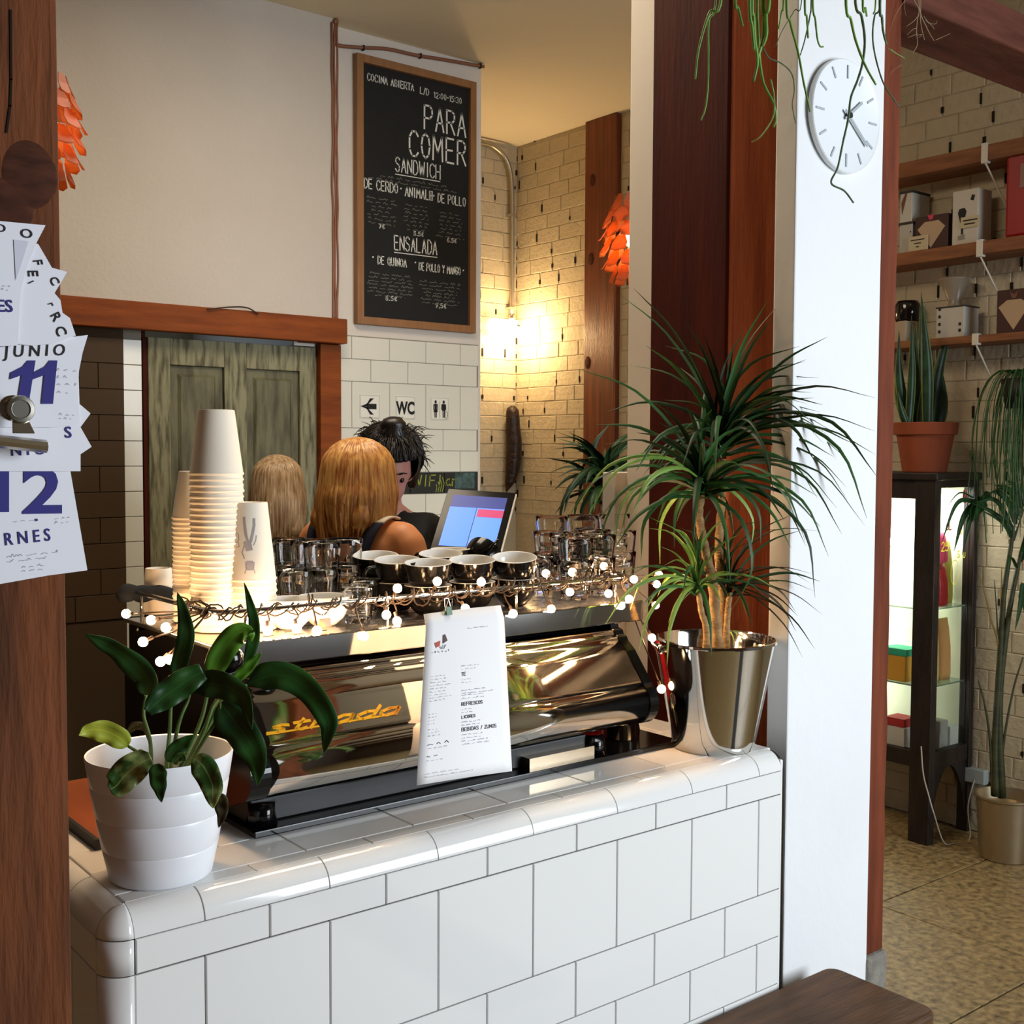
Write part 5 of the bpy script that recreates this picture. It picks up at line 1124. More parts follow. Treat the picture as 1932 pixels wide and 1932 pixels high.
random.seed(41)
ctr = Vector((stand.x, stand.y, 1.44))
for (x, y) in [(1035, 826), (1048, 838), (1040, 848), (1062, 875), (1052, 900), (1062, 950), (1082, 985), (1045, 925), (1100, 1000), (1075, 930), (1110, 990), (1150, 800), (1185, 830), (1190, 900)]:
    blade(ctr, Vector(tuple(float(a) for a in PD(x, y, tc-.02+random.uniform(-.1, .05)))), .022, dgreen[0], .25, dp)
for k in range(60):
    a = k*2.4; e = random.uniform(-.9, 1.0); L = random.uniform(.12, .24); d = Vector((math.cos(a)*math.cos(e), math.sin(a)*math.cos(e), math.sin(e)))
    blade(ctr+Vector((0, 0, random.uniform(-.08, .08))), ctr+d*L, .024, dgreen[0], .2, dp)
# ================================================================ artichoke pendant lamps
amber = mat('amber_veneer', '#8f4a22', rough=.5, noise=.15, nscale=8)
nt_ = amber.node_tree; b_ = nt_.nodes['Principled BSDF']; tl = nt_.nodes.new('ShaderNodeBsdfTranslucent'); tl.inputs['Color'].default_value = srgb('#e08a34'); mx_ = nt_.nodes.new('ShaderNodeMixShader'); mx_.inputs[0].default_value = .45
nt_.links.new(b_.outputs[0], mx_.inputs[1]); nt_.links.new(tl.outputs[0], mx_.inputs[2]); nt_.links.new(mx_.outputs[0], nt_.nodes['Material Output'].inputs[0])
def pendant(c, r, h, label, pw):
    t = thing('pendant_lamp', label, 'lamp', c); c = Vector(tuple(float(x) for x in c)); t.location = c
    rows_ = 6
    for j in range(rows_):
        v_ = -1+2*(j+.5)/rows_; rr_ = r*math.sqrt(max(.15, 1-v_*v_*.75)); zc = c.z+v_*h/2; n_ = 9
        for k in range(n_):
            a = 2*math.pi*(k+.5*(j % 2))/n_; ha = math.pi/n_*.92; H_ = h/rows_*1.15; m = MB(); v = []
            for i, (s_, zz, ro) in enumerate(((-.55, .5, .80), (.55, .5, .80), (.95, 0, .95), (.80, -.42, 1.10), (0, -.55, 1.16), (-.80, -.42, 1.10), (-.95, 0, .95))):
                b2 = a+ha*s_; v.append((c.x+rr_*ro*math.cos(b2), c.y+rr_*ro*math.sin(b2), zc+zz*H_))
            m.add(v, [(0, 1, 2, 6), (2, 3, 5, 6), (3, 4, 5)]); o = m.build('shade_scale', amber, t)
            so = o.modifiers.new('s', 'SOLIDIFY'); so.thickness = .0015
    m = MB(); m.sphere(c, .03, 8); m.build('bulb', mat('pendant_bulb', (1, .7, .35), emit=8), t, smooth=True)
    m = MB(); m.tube([c+Vector((0, 0, h*.35)), (c.x, c.y, ZC)], .003, 6); m.build('cord', blackmat, t)
    point('pendant_light', c+Vector((0, 0, -.045)), pw, (1.0, .62, .28), .03)
pendant(PD(1192, 452, 4.55), .115, .33, 'amber scaled pendant lamp glowing beside the white pier', 4)
pendant(PD(88, 245, 2.6), .075, .235, 'amber scaled pendant lamp half hidden behind the left post', .5)
# ================================================================ shelves and their goods on the brick wall
shw = mat('shelf_wood', '#8a5630', rough=.55, col2='#6b3f20', nscale=5, stretch=(8, 1, 8), bump=.2)
XS = 4.27
for z, th, lab in ((2.742, .062, 'topmost of three brown wooden wall shelves'), (2.3755, .052, 'middle of three brown wooden wall shelves'), (2.0136, .03, 'lowest of three brown wooden wall shelves')):
    t = thing('wall_shelf', lab, 'shelf', (XS+.12, 2.5, z), 'brown shelves on the brick wall')
    m = MB(); m.box((XS, 2.0, z-th), (XW-.003, 3.35, z)); m.build('board', shw, t, bevel=.003)
    yb_ = PX(1858 if z > 2.6 else (1853 if z > 2.3 else 1849), 300, XS)[1]
    m = MB(); m.box((XS-.006, yb_-.012, z-th-.008), (XS+.02, yb_+.012, z+.006)); m.build('bracket', mat('white_metal', '#cfcabc', rough=.5), t)
    m = MB(); m.tube([(XS-.002, yb_, z-th), (XW-.01, yb_-.05, z-.30)], .0035, 6); m.build('support_wire', mat('white_metal', '#cfcabc'), t)
def sbox(px0, px1, z0, h, d, col, label, nm='carton', xf=XS+.015, rough=.6, cat='box'):
    y0, y1 = PX(px1, 450, xf)[1], PX(px0, 450, xf)[1]; t = thing(nm, label, cat, (xf+d/2, (y0+y1)/2, z0))
    m = MB(); m.box((xf, y0, z0), (xf+d, y1, z0+h)); m.build('box', mat('card_'+col[1:], col, rough=rough), t, bevel=.002); return t, y0, y1, xf
def face_y(m, t, y0, y1, z0, pts, xf, lift=.001):
    m.add([(xf-lift, y1-(y1-y0)*u, z0+v_) for u, v_ in pts], [tuple(range(len(pts)))])
z2 = 2.3755; z3 = 2.0136
t, y0, y1, xf = sbox(1697, 1721, z2, .122, .13, '#a9a79e', 'white carton under the patterned one, left end of middle shelf')
m = MB(); m.box((xf-.002, y0-.004, z2+.115), (xf+.132, y1+.004, z2+.124)); m.build('lid', mat('card_dark', '#2b2723'), t)
m = MB()
for q in (.02, .05, .08): m.box((xf-.0012, y0+.006, z2+q), (xf, y0+.010, z2+q+.006))
m.build('dots', inkblack, t)
t, y0, y1, xf = sbox(1697, 1719, z2+.125, .125, .13, '#b9b6ac', 'white carton with brown print stacked on another, middle shelf')
m = MB(); face_y(m, t, y0, y1, z2+.125, [(.1, .08), (.45, .12), (.6, .115), (.2, .03)], xf); m.build('print', mat('brown_print', '#6b4334'), t)
m = MB(); m.box((xf-.002, y0-.002, z2+.242), (xf+.132, y1+.002, z2+.252)); m.build('lid', mat('card_dark', '#2b2723'), t)
t, y0, y1, xf = sbox(1726, 1788, z2, .135, .05, '#3a201a', 'dark brown packet of paper filters with cone picture, middle shelf', 'filter_packet', cat='packet')
m = MB(); face_y(m, t, y0, y1, z2, [(.08, .085), (.30, .112), (.72, .112), (.92, .085), (.5, .0+.006)], xf); m.build('cone_picture', mat('kraft_paper', '#b09678'), t)
m = MB(); face_y(m, t, y0, y1, z2, [(.38, .14), (.44, .118), (.54, .118), (.60, .14), (.52, .135), (.49, .142), (.46, .135)], xf, .002); m.build('pink_mark', mat('pink_print', '#c23a4e'), t)
t, y0, y1, xf = sbox(1714, 1751, z2, .060, .003, '#b8ab8c', 'small cream price card leaning against the filter packet', 'price_card', xf=XS+.006, cat='card')
m = MB()
for i, (u, w_) in enumerate(((.12, .7), (.3, .35), (.4, .15))): m.add([(xf-.0008, y1-(y1-y0)*u-p[0], z2+.042-.014*i+p[1]) for p in [(0, 0), (w_*(y1-y0), 0), (w_*(y1-y0), .004), (0, .004)]], [(0, 1, 2, 3)])
m.build('handwriting', inkblack, t)
t, y0, y1, xf = sbox(1796, 1844, z2, .212, .10, '#bdb7aa', 'tall white carton with black dripper picture, middle shelf')
m = MB(); face_y(m, t, y0, y1, z2, [(.22, .125), (.28, .140), (.48, .142), (.56, .128), (.46, .085), (.32, .085)], xf); face_y(m, t, y0, y1, z2, [(.70, .17), (.76, .19), (.88, .185), (.82, .165)], xf)
face_y(m, t, y0, y1, z2, [(.36, .085), (.44, .085), (.44, .04), (.36, .04)], xf); m.build('dripper_picture', inkblack, t)
m = MB(); face_y(m, t, y0, y1, z2, [(.24, .035), (.5, .04), (.5, .02), (.24, .018)], xf); m.build('cup_picture', groutl, t)
pc_ = thing('price_card', 'small cream price card stuck on the tall white carton', 'card', (xf-.002, y0+.01, z2+.07))
m = MB(); m.box((xf-.004, y0-.008, z2+.062), (xf-.0015, y0+.07, z2+.105)); m.build('card', mat('card_b8ab8c', '#b8ab8c'), pc_)
m = MB(); m.box((xf-.0048, y0, z2+.088), (xf-.004, y0+.06, z2+.093)); m.box((xf-.0048, y0+.01, z2+.074), (xf-.004, y0+.055, z2+.079)); m.build('handwriting', inkblack, pc_)
t = thing('red_tin', 'big dark red storage tin at right end of the middle shelf', 'tin', (XS+.12, 2.2, z2))
ya = PX(1897, 400, XS+.02)[1]; m = MB(); m.box((XS+.015, ya-.22, z2), (XS+.155, ya, z2+.315)); m.build('body', mat('dark_red_tin', '#8f1512', rough=.35), t, bevel=.012, seg=3)
m = MB(); m.box((XS+.011, ya-.11, z2+.18), (XS+.015, ya-.06, z2+.27)); m.build('pale_motif', mat('faded_print', '#8a6a60'), t)
# lowest shelf
t, y0, y1, xf = sbox(1697, 1712, z3, .085, .1, '#a2917a', 'small pale box at left end of the lowest shelf')
t = thing('glass_server', 'dark glass coffee server at left end of the lowest shelf', 'jug', (XS+.1, PX(1712, 600, XS+.1)[1], z3))
m = MB(); q = t.location; m.lathe([(0, .088), (.045, .088), (.05, .10), (.05, .16), (.042, .175)], (q.x, q.y, z3), 24); m.build('jug_body', mat('smoked_glass', '#151210', rough=.1), t, smooth=True)
m = MB(); m.lathe([(0, 0), (.05, 0), (.05, .087), (0, .087)], (q.x, q.y, z3), 24); m.build('jug_stand', mat('card_a2917a', '#a2917a'), t)
t, y0, y1, xf = sbox(1770, 1822, z3, .125, .11, '#b4b0a6', 'white carton with a dripper cone on top, lowest shelf')
m = MB(); m.box((xf-.002, y0-.002, z3+.119), (xf+.112, y1+.002, z3+.125)); m.build('lid', mat('card_dark', '#2b2723'), t)
m = MB()
for (u, zz) in ((.08, .02), (.08, .05), (.08, .08), (.82, .02), (.82, .045), (.08, .11)): face_y(m, t, y0, y1, z3, [(u, zz), (u+.09, zz), (u+.09, zz+.012), (u, zz+.012)], xf)
m.build('dots', inkblack, t)
yc_ = (y0+y1)/2+.02; t = thing('coffee_dripper', 'upturned clear cone dripper standing on the white carton', 'dripper', (XS+.08, yc_, z3+.1255))
m = MB(); m.lathe([(.030, .0), (.034, .004), (.022, .02), (.062, .11), (.066, .115), (.060, .11), (.018, .022)], (XS+.08, yc_, z3+.1255), 28, caps=False); m.build('cone', mat('dusty_plastic', '#c0b3a0', rough=.3, trans=.6), t, smooth=True)
t, y0, y1, xf = sbox(1884, 1950, z3, .165, .05, '#3a1c16', 'dark brown packet of paper filters, right end of lowest shelf', 'filter_packet', cat='packet')
m = MB(); face_y(m, t, y0, y1, z3, [(.05, .10), (.3, .125), (.7, .125), (.95, .10), (.5, .01)], xf); m.build('cone_picture', mat('kraft_paper', '#b09678'), t)
m = MB(); face_y(m, t, y0, y1, z3, [(.38, .155), (.44, .13), (.56, .13), (.62, .155), (.5, .145)], xf, .002); m.build('dark_mark', mat('brown_print', '#6b2a28'), t)
# ================================================================ lit display cabinet
cabm = mat('dark_cabinet_wood', '#2a2019', rough=.45, col2='#191310', nscale=6, stretch=(6, 6, 1), bump=.2)
X0, X1, Y0, Y1 = 4.114, 4.43, 2.521, 3.05; ZT2 = 1.476
cb2 = thing('display_cabinet', 'tall dark wood and glass cabinet lit inside, under snake plant', 'cabinet', ((X0+X1)/2, (Y0+Y1)/2, 0))
pw_ = .055
def cbx(a, b, nm, mt=cabm, bev=.003): m = MB(); m.box(a, b); return m.build(nm, mt, cb2, bevel=bev)
for (x, y, wx, wy) in ((X0, Y0, .042, .09), (X1-.028, Y0, .028, .05), (X0, Y1-.05, .042, .05), (X1-.028, Y1-.05, .028, .05)): cbx((x, y, 0), (x+wx, y+wy, ZT2-.01), 'corner_post')
cbx((X0-.012, Y0-.012, ZT2-.03), (X1+.005, Y1+.01, ZT2), 'top_board', bev=.005)
for (z0, z1) in ((ZT2-.105, ZT2-.03), (.30, .365)):
    cbx((X0+.006, Y0+pw_, z0), (X0+pw_-.01, Y1-pw_, z1), 'side_rail'); cbx((X0+.042, Y0+.006, z0), (X1-.028, Y0+pw_-.015, z1 if z0 < 1 else ZT2-.03), 'front_rail') if z0 < 1 else cbx((X0+.042, Y0+.006, ZT2-.06), (X1-.028, Y0+pw_-.015, ZT2-.03), 'front_rail')
cbx((X0+.01, Y0+.01, .30), (X1-.01, Y1-.01, .315), 'floor_board')
cbx((X1-.008, Y0+.02, .30), (X1-.004, Y1-.02, ZT2-.03), 'back_panel', mat('pale_cabinet_lining', '#c9cbb0', rough=.7), 0)
# arched apron between the front legs
m = MB(); n = 14; v = []; a0, a1 = X0+.042, X1-.028
for k in range(n+1):
    u = k/n; x = a0+(a1-a0)*u; zz = .06+.235*math.sin(math.pi*u)**.6; v += [(x, Y0+.012, zz), (x, Y0+.012, .30), (x, Y0+.028, zz), (x, Y0+.028, .30)]
f = []
for k in range(n): b = k*4; f += [(b, b+4, b+5, b+1), (b+2, b+3, b+7, b+6), (b, b+2, b+6, b+4)]
m.add(v, f); m.build('arched_apron', cabm, cb2)
gp = mat('window_glass', (1, 1, 1), rough=.0, trans=1, ior=1.05)
for nm, a, b in (('glass_pane', (X0+.02, Y0+pw_, .365), (X0+.023, Y1-pw_, ZT2-.105)), ('glass_pane', (X0+.042, Y0+.02, .365), (X1-.028, Y0+.023, ZT2-.06))): cbx(a, b, nm, gp, 0)
for z in (.62, .93): cbx((X0+.025, Y0+.03, z), (X1-.02, Y1-.03, z+.006), 'glass_shelf', mat('green_glass', '#bfd8c4', rough=.05, trans=.85), 0)
m = MB(); m.tube([(X0+.16, Y0+.10, ZT2-.045), (X0+.16, Y1-.08, ZT2-.045)], .012, 8); m.build('strip_light', mat('cool_tube', (.95, 1, .86), emit=25), cb2)
m = MB(); m.tube([(X0+.10, Y1-.09, .45), (X0+.10, Y1-.09, 1.3)], .010, 8); m.build('strip_light', mat('cool_tube2', (.98, 1, .93), emit=18), cb2)
area('cabinet_light', ((X0+X1)/2, (Y0+Y1)/2, ZT2-.07), ((X0+X1)/2, (Y0+Y1)/2, 0), .2, .4, 6, (.97, 1, .88))
area('cabinet_light_low', ((X0+X1)/2+.02, Y1-.07, .8), ((X0+X1)/2, Y0, .7), .2, .8, 3, (.97, 1, .88))
# writing on the glass of the front
yg = Y0+.0195
m = MB()
def gtext(s, px, py, h, w, mt=None): p = PY(px, py, yg); pl, _ = strokes(s, h, 1.0); ink(m, pl, (p[0], yg, p[2]), (1, 0, 0), (0, 0, 1), (0, -1, 0), w)
gtext('25', 1776, 1040, .034, .005); gtext('0', 1810, 1008, .03, .005); gtext('S', 1806, 1052, .026, .004); gtext('U', 1817, 1052, .02, .004)
p = PY(1801, 1080, yg); ink(m, [[(.028*math.cos(a), .05*math.sin(a)) for a in np.linspace(0, 6.3, 24)]], (p[0], yg, p[2]), (1, 0, 0), (0, 0, 1), (0, -1, 0), .003)
m.build('yellow_writing', mat('glowing_yellow_pen', '#d6d23a', rough=.6, emit=.35), cb2, kind='stuff')  # pen strokes carry a slight emission, a glow painted into the writing
m = MB(); gtext('OL', 1785, 1000, .026, .006); m.build('orange_writing', mat('orange_paint_pen', '#e0662a', rough=.6), cb2)
m = MB(); p = PY(1820, 936, yg); m.add([(p[0]+.017*math.cos(a), yg-.001, p[2]+.030*math.sin(a)) for a in np.linspace(0, 6.1, 16)], [tuple(range(16))]); m.build('bean_drawing', mat('orange_bean', '#b83a12', rough=.6), cb2)
m = MB(); ink(m, [[(0, -.026), (-.003, -.008), (.003, .008), (0, .028)]], (p[0], yg-.001, p[2]), (1, 0, 0), (0, 0, 1), (0, -1, 0), .003); m.build('bean_line', paperm, cb2)
# goods inside
def pouch(x, y, z, w, d, h, mt, label, nm='coffee_bag', cat='bag'):
    t = thing(nm, label, cat, (x, y, z)); m = MB(); v = []; L_ = [(1, 1, 0), (1.04, 1.1, .1), (1, 1, .55), (.97, .5, .85), (.95, .08, 1)]
    for sx, sy, k in L_:
        for a in np.linspace(0, 2*math.pi, 13)[:-1]:
            c_, s_ = math.cos(a), math.sin(a); e = lambda q: math.copysign(abs(q)**.5, q); v.append((x+e(c_)*w/2*sx, y+e(s_)*d/2*sy, z+h*k))
    m.add(v, [(j*12+k, j*12+(k+1) % 12, (j+1)*12+(k+1) % 12, (j+1)*12+k) for j in range(4) for k in range(12)]+[tuple(range(12))[::-1], tuple(range(48, 60))]); m.build('bag', mt, t, smooth=True); return t
zs = .937
redb = mat('red_foil', '#c0202a', rough=.3, noise=.2, nscale=10); kraft = mat('kraft_bag', '#b98a4e', rough=.7); pink = mat('pink_foil', '#d0386a', rough=.35)
t = pouch(4.285, 2.60, zs, .070, .05, .17, redb, 'red foil coffee bag on the upper glass shelf of cabinet')
pouch(4.285, 2.605, zs+.175, .07, .05, .12, pink, 'pink and red packet on top of the red bag in cabinet') 
t2_ = PY(1800, 1080, 2.62); pouch(4.365, 2.63, zs, .08, .05, .25, mat('olive_bag', '#8f8428', rough=.5), 'olive yellow coffee bag beside the red one in cabinet')
pouch(4.275, 2.62, .627, .04, .05, .26, mat('pale_yellow_bag', '#d9c07a', rough=.6), 'pale yellow paper bag on the middle shelf of cabinet'); pouch(4.345, 2.62, .627, .08, .05, .25, kraft, 'brown kraft coffee bag on the middle shelf of cabinet')
def crate(a, b, col, label):
    t = thing('carton', label, 'box', ((a[0]+b[0])/2, (a[1]+b[1])/2, a[2])); m = MB(); m.box(a, b); m.build('box', mat('card_'+col[1:], col), t, bevel=.002); return t
crate((4.255, 2.565, .316), (4.315, 2.64, .47), '#8f8f86', 'grey carton at the bottom right of the lit cabinet')
crate((4.325, 2.56, .316), (4.385, 2.63, .44), '#a9aca0', 'pale carton at the bottom of the cabinet beside the grey one')
crate((4.145, 2.655, .316), (4.25, 2.76, .44), '#c4c2b8', 'white carton at the bottom left of the lit cabinet')
crate((4.15, 2.66, .441), (4.24, 2.75, .475), '#b03030', 'flat red box on the white carton in the cabinet')
crate((4.15, 2.66, .627), (4.24, 2.76, .73), '#d6a23c', 'orange yellow box behind the left pane of the cabinet')
crate((4.15, 2.655, .731), (4.25, 2.77, .76), '#2fae8c', 'flat turquoise box on the orange yellow one')
# white flex and socket box
t = MB(); P = [PX(1738, 1408, X0-.005), PX(1742, 1460, X0-.01), PX(1752, 1500, X0-.012), PX(1762, 1535, X0-.012), (4.16, 2.48, .02), (4.22, 2.47, .004), (4.32, 2.46, .004), (4.37, 2.50, .12), (4.41, 2.49, .25)]
P = [tuple(float(a) for a in p) for p in P]
t.tube(catmull(P, 6), .003, 6); o = t.build('white_flex', mat('white_flex', '#b0aba0', rough=.5), smooth=True); tag(o, 'thin white electric flex trailing from the cabinet to floor', 'cable')
p = PX(1842, 1463, XW-.02); o_ = thing('socket_box', 'small pale plug on the brick wall right of the cabinet', 'socket', (XW-.015, p[1], p[2])); m = MB(); m.box((XW-.04, p[1]-.045, p[2]-.03), (XW-.003, p[1]+.045, p[2]+.03)); m.build('socket', mat('pale_blue_plastic', '#9aa5a5', rough=.4), o_, bevel=.004)
# ---- snake plant on the cabinet
xs, ys_ = 4.200, PX(1745, 850, 4.200)[1]
sp_ = thing('potted_snake_plant', 'upright snake plant with pale-edged leaves in terracotta pot on cabinet', 'plant', (xs, ys_, ZT2))
terra = mat('terracotta_dark', '#8a4224', rough=.85, noise=.12, nscale=12)
m = MB(); m.lathe([(0, 0), (.082, 0), (.085, .003), (.110, .148), (.122, .150), (.127, .195), (.125, .198), (.115, .198), (.110, .17), (0, .165)], (xs, ys_, ZT2), 44); autosmooth(m.build('flower_pot', terra, sp_), 30)
snake = leafmat('snake_leaf', '#13281a', '#24452a', rough=.4, edge='#8f9a52', sc=18)
ts = float((np.array([xs, ys_, 1.6])-C0) @ CF)
def Z8(x, y): return (1660+x*.3622, 500+y*.3623)
for i, (bx, by, tx, ty, w, bow) in enumerate([(250, 800, 215, 140, 62, 14), (270, 790, 398, 218, 66, -22), (200, 800, 188, 290, 66, -12), (160, 800, 100, 340, 56, -24), (150, 800, 165, 265, 46, 10), (300, 800, 332, 575, 76, 10), (170, 805, 98, 470, 84, -22), (215, 805, 245, 500, 66, 8), (150, 805, 92, 655, 40, -8), (230, 780, 210, 225, 50, 0), (190, 800, 128, 620, 50, -10)]):
    dt = -.05+.025*((i*7) % 4); a_ = Vector(tuple(float(q) for q in PD(*Z8(bx, by+15), ts+dt))); b__ = Vector(tuple(float(q) for q in PD(*Z8(tx, ty), ts+dt*1.4)))
    a_.z = ZT2+.166; mid = a_.lerp(b__, .5)+Vector(tuple(CR))*(bow*.3622/FPX*ts)
    W_ = w*.3622/FPX*ts; m = ribbon(catmull([a_, mid, b__], 8), W_, (Vector(tuple(CR))+Vector(tuple(CF))*random.uniform(-.4, .4)).normalized(), fold=.5, shape=lambda t: max(.02, (.72+.28*math.sin(math.pi*min(1, t*1.3)))*(1-t**3.0)**.9)); o = m.build('leaf', snake, sp_, smooth=True)
    so = o.modifiers.new('s', 'SOLIDIFY'); so.thickness = .003
# ---- palm in a metal pot on the floor
pc2 = PZ(1885, 1598, 0); pc2 = np.array([4.24, 2.27, 0.0])
pm_ = thing('potted_palm', 'tall dark palm in a dented metal pot on the floor', 'plant', pc2)
m = MB(); n = 40; v = []; prf = [(.0, .004), (.088, .0), (.092, .004), (.098, .08), (.102, .16), (.108, .232), (.116, .238), (.116, .244), (.108, .244), (.100, .20), (0, .19)]
m.lathe(prf, (pc2[0], pc2[1], 0), n); autosmooth(m.build('metal_pot', mat('aged_brass_pot', (.42, .34, .22), rough=.38, metal=.85, bump=.3, bscale=6), pm_), 40)
palm = leafmat('palm_leaf', '#0c2410', '#1d4a1a', rough=.45, sc=5); palms = mat('palm_stem', '#3c4020', rough=.6, col2='#24280f', nscale=9, stretch=(1, 1, 4))
tp = float((np.array([pc2[0], pc2[1], 1.0])-C0) @ CF)
def stem(pts, r0, r1, mt=palms, par=pm_, nm='stem', t=None):
    P = [Vector(tuple(float(q) for q in (PD(a, b, t or tp) if len((a, b)) == 2 else a))) for a, b in pts]
    q = catmull(P, 5); m = MB(); m.tube(q, [r0+(r1-r0)*i/(len(q)-1) for i in range(len(q))], 7); m.build(nm, mt, par, smooth=True); return q
S1 = stem([(1878, 1502), (1877, 1400), (1886, 1250), (1893, 1130), (1905, 1045), (1912, 1000)], .016, .007)
S2 = stem([(1890, 1505), (1885, 1330), (1900, 1180), (1918, 1080), (1935, 1010)], .016, .006)
stem([(1872, 1500), (1868, 1400), (1858, 1330), (1846, 1285)], .006, .003); stem([(1884, 1490), (1895, 1390), (1912, 1300), (1930, 1240)], .006, .003)
stem([(1880, 1480), (1885, 1240), (1870, 1170), (1858, 1120), (1848, 1085)], .006, .002, mat('dry_palm', '#7a6a3a', rough=.8)); stem([(1882, 1470), (1888, 1240), (1888, 1150), (1890, 1070)], .006, .002, mat('dry_palm', '#7a6a3a', rough=.8)); stem([(1884, 1240), (1880, 1150), (1876, 1095)], .004, .0015)
def frond(rach, leaves, t=None):
    stem(rach, .005, .002, t=t)
    for (bx, by, mx_, my_, tx, ty, w) in leaves:
        P = [Vector(tuple(float(q) for q in PD(a, b, (t or tp)+dd))) for a, b, dd in ((bx, by, 0), (mx_, my_, -.03), (tx, ty, -.06))]
        tg = (P[2]-P[0]).normalized(); sd = tg.cross(Vector(tuple(CF))).normalized()
        m = ribbon(catmull(P, 7), w/FPX*tp, sd, fold=.4, shape=lance); m.build('leaf', palm, pm_, smooth=True)
frond([(1912, 1020), (1922, 990), (1932, 960)], [(1913, 1008, 1880, 945, 1838, 948, 11), (1911, 998, 1870, 965, 1835, 950, 10), (1917, 990, 1895, 935, 1862, 928, 12), (1922, 975, 1905, 925, 1875, 915, 12), (1909, 1015, 1890, 985, 1850, 962, 8), (1928, 960, 1915, 918, 1895, 905, 12)])
frond([(1838, 948), (1860, 935), (1885, 922), (1925, 905)], [(1840, 946, 1805, 950, 1776, 1025, 10), (1845, 948, 1818, 975, 1800, 1040, 14), (1850, 945, 1830, 980, 1815, 1048, 12), (1855, 942, 1838, 965, 1832, 985, 26), (1838, 940, 1810, 930, 1782, 962, 4), (1866, 930, 1850, 950, 1835, 985, 16), (1880, 925, 1900, 945, 1925, 985, 12), (1890, 918, 1910, 935, 1932, 965, 12)])
frond([(1918, 1080), (1930, 1040), (1945, 1000)], [(1920, 1075, 1905, 1050, 1900, 1110, 7), (1925, 1060, 1940, 1010, 1945, 1060, 12), (1930, 1100, 1925, 1140, 1915, 1190, 12), (1925, 1120, 1938, 1160, 1936, 1230, 14)])
# ---- drooping fine fern at the right edge, hanging from a bracket pot
hx = PX(1935, 760, 4.25); fr = thing('hanging_fern', 'fine drooping green hanging plant at the right edge', 'plant', hx)
m = MB(); m.lathe([(0, -.02), (.07, -.02), (.09, .09), (.085, .09), (0, .08)], hx, 24); m.build('flower_pot', blackmat, fr, smooth=True)
m = MB(); m.tube([(hx[0], hx[1], hx[2]+.09), (hx[0], hx[1], ZC)], .0015, 5); m.build('hanging_wire', steelm, fr)
ff = mat('fern_green', '#2f5a22', rough=.6, col2='#1c3f16', nscale=20); random.seed(51)
for k in range(120):
    m = MB(); a = random.uniform(0, 6.28); L = random.uniform(.25, .62); R_ = random.uniform(.05, .17); x, y, z = hx; z += .09
    P = [Vector((x, y, z)), Vector((x+math.cos(a)*R_*.6, y+math.sin(a)*R_*.6, z+.03)), Vector((x+math.cos(a)*R_, y+math.sin(a)*R_, z-.08)), Vector((x+math.cos(a)*R_*1.1+random.uniform(-.02, .02), y+math.sin(a)*R_*1.1, z-L*.6)), Vector((x+math.cos(a)*R_*1.05+random.uniform(-.04, .04), y+math.sin(a)*R_*1.1, z-L))]
    P = [Vector((min(p.x, XW-.02), p.y, p.z)) for p in P]
    m.tube(catmull(P, 4), [.0022, .0012][k % 2], 4); m.build('frond', ff, fr)
# ================================================================ people
def cap(m, a, b, ra, rb, n=14, k=5):
    """tapered capsule"""
    a, b = Vector(a), Vector(b); d = (b-a).normalized() if (b-a).length > 1e-6 else Vector((0, 0, 1)); P = []; Rr = []
    for i in range(k, 0, -1): t = math.pi/2*i/k; P.append(a-d*ra*math.sin(t)); Rr.append(max(1e-4, ra*math.cos(t)))
    P += [a, b]; Rr += [ra, rb]
    for i in range(1, k+1): t = math.pi/2*i/k; P.append(b+d*rb*math.sin(t)); Rr.append(max(1e-4, rb*math.cos(t)))
    m.tube(P, Rr, n)
def fuse(m, name, mt, voxel, parent, T, smooth_it=4):
    me = bpy.data.meshes.new(name); me.from_pydata(m.v, [], m.f)
    o = bpy.data.objects.new(name, me); COL.objects.link(o)
    r = o.modifiers.new('r', 'REMESH'); r.mode = 'VOXEL'; r.voxel_size = voxel; r.use_smooth_shade = True
    s = o.modifiers.new('s', 'SMOOTH'); s.iterations = smooth_it; s.factor = .5
    bpy.context.view_layer.update()
    me2 = bpy.data.meshes.new_from_object(o.evaluated_get(bpy.context.evaluated_depsgraph_get()))
    bpy.data.objects.remove(o); bpy.data.meshes.remove(me); me2.name = name
    me2.transform(T); me2.materials.clear(); me2.materials.append(mt); me2.shade_smooth()
    o = bpy.data.objects.new(name, me2); COL.objects.link(o); o.parent = parent; return o
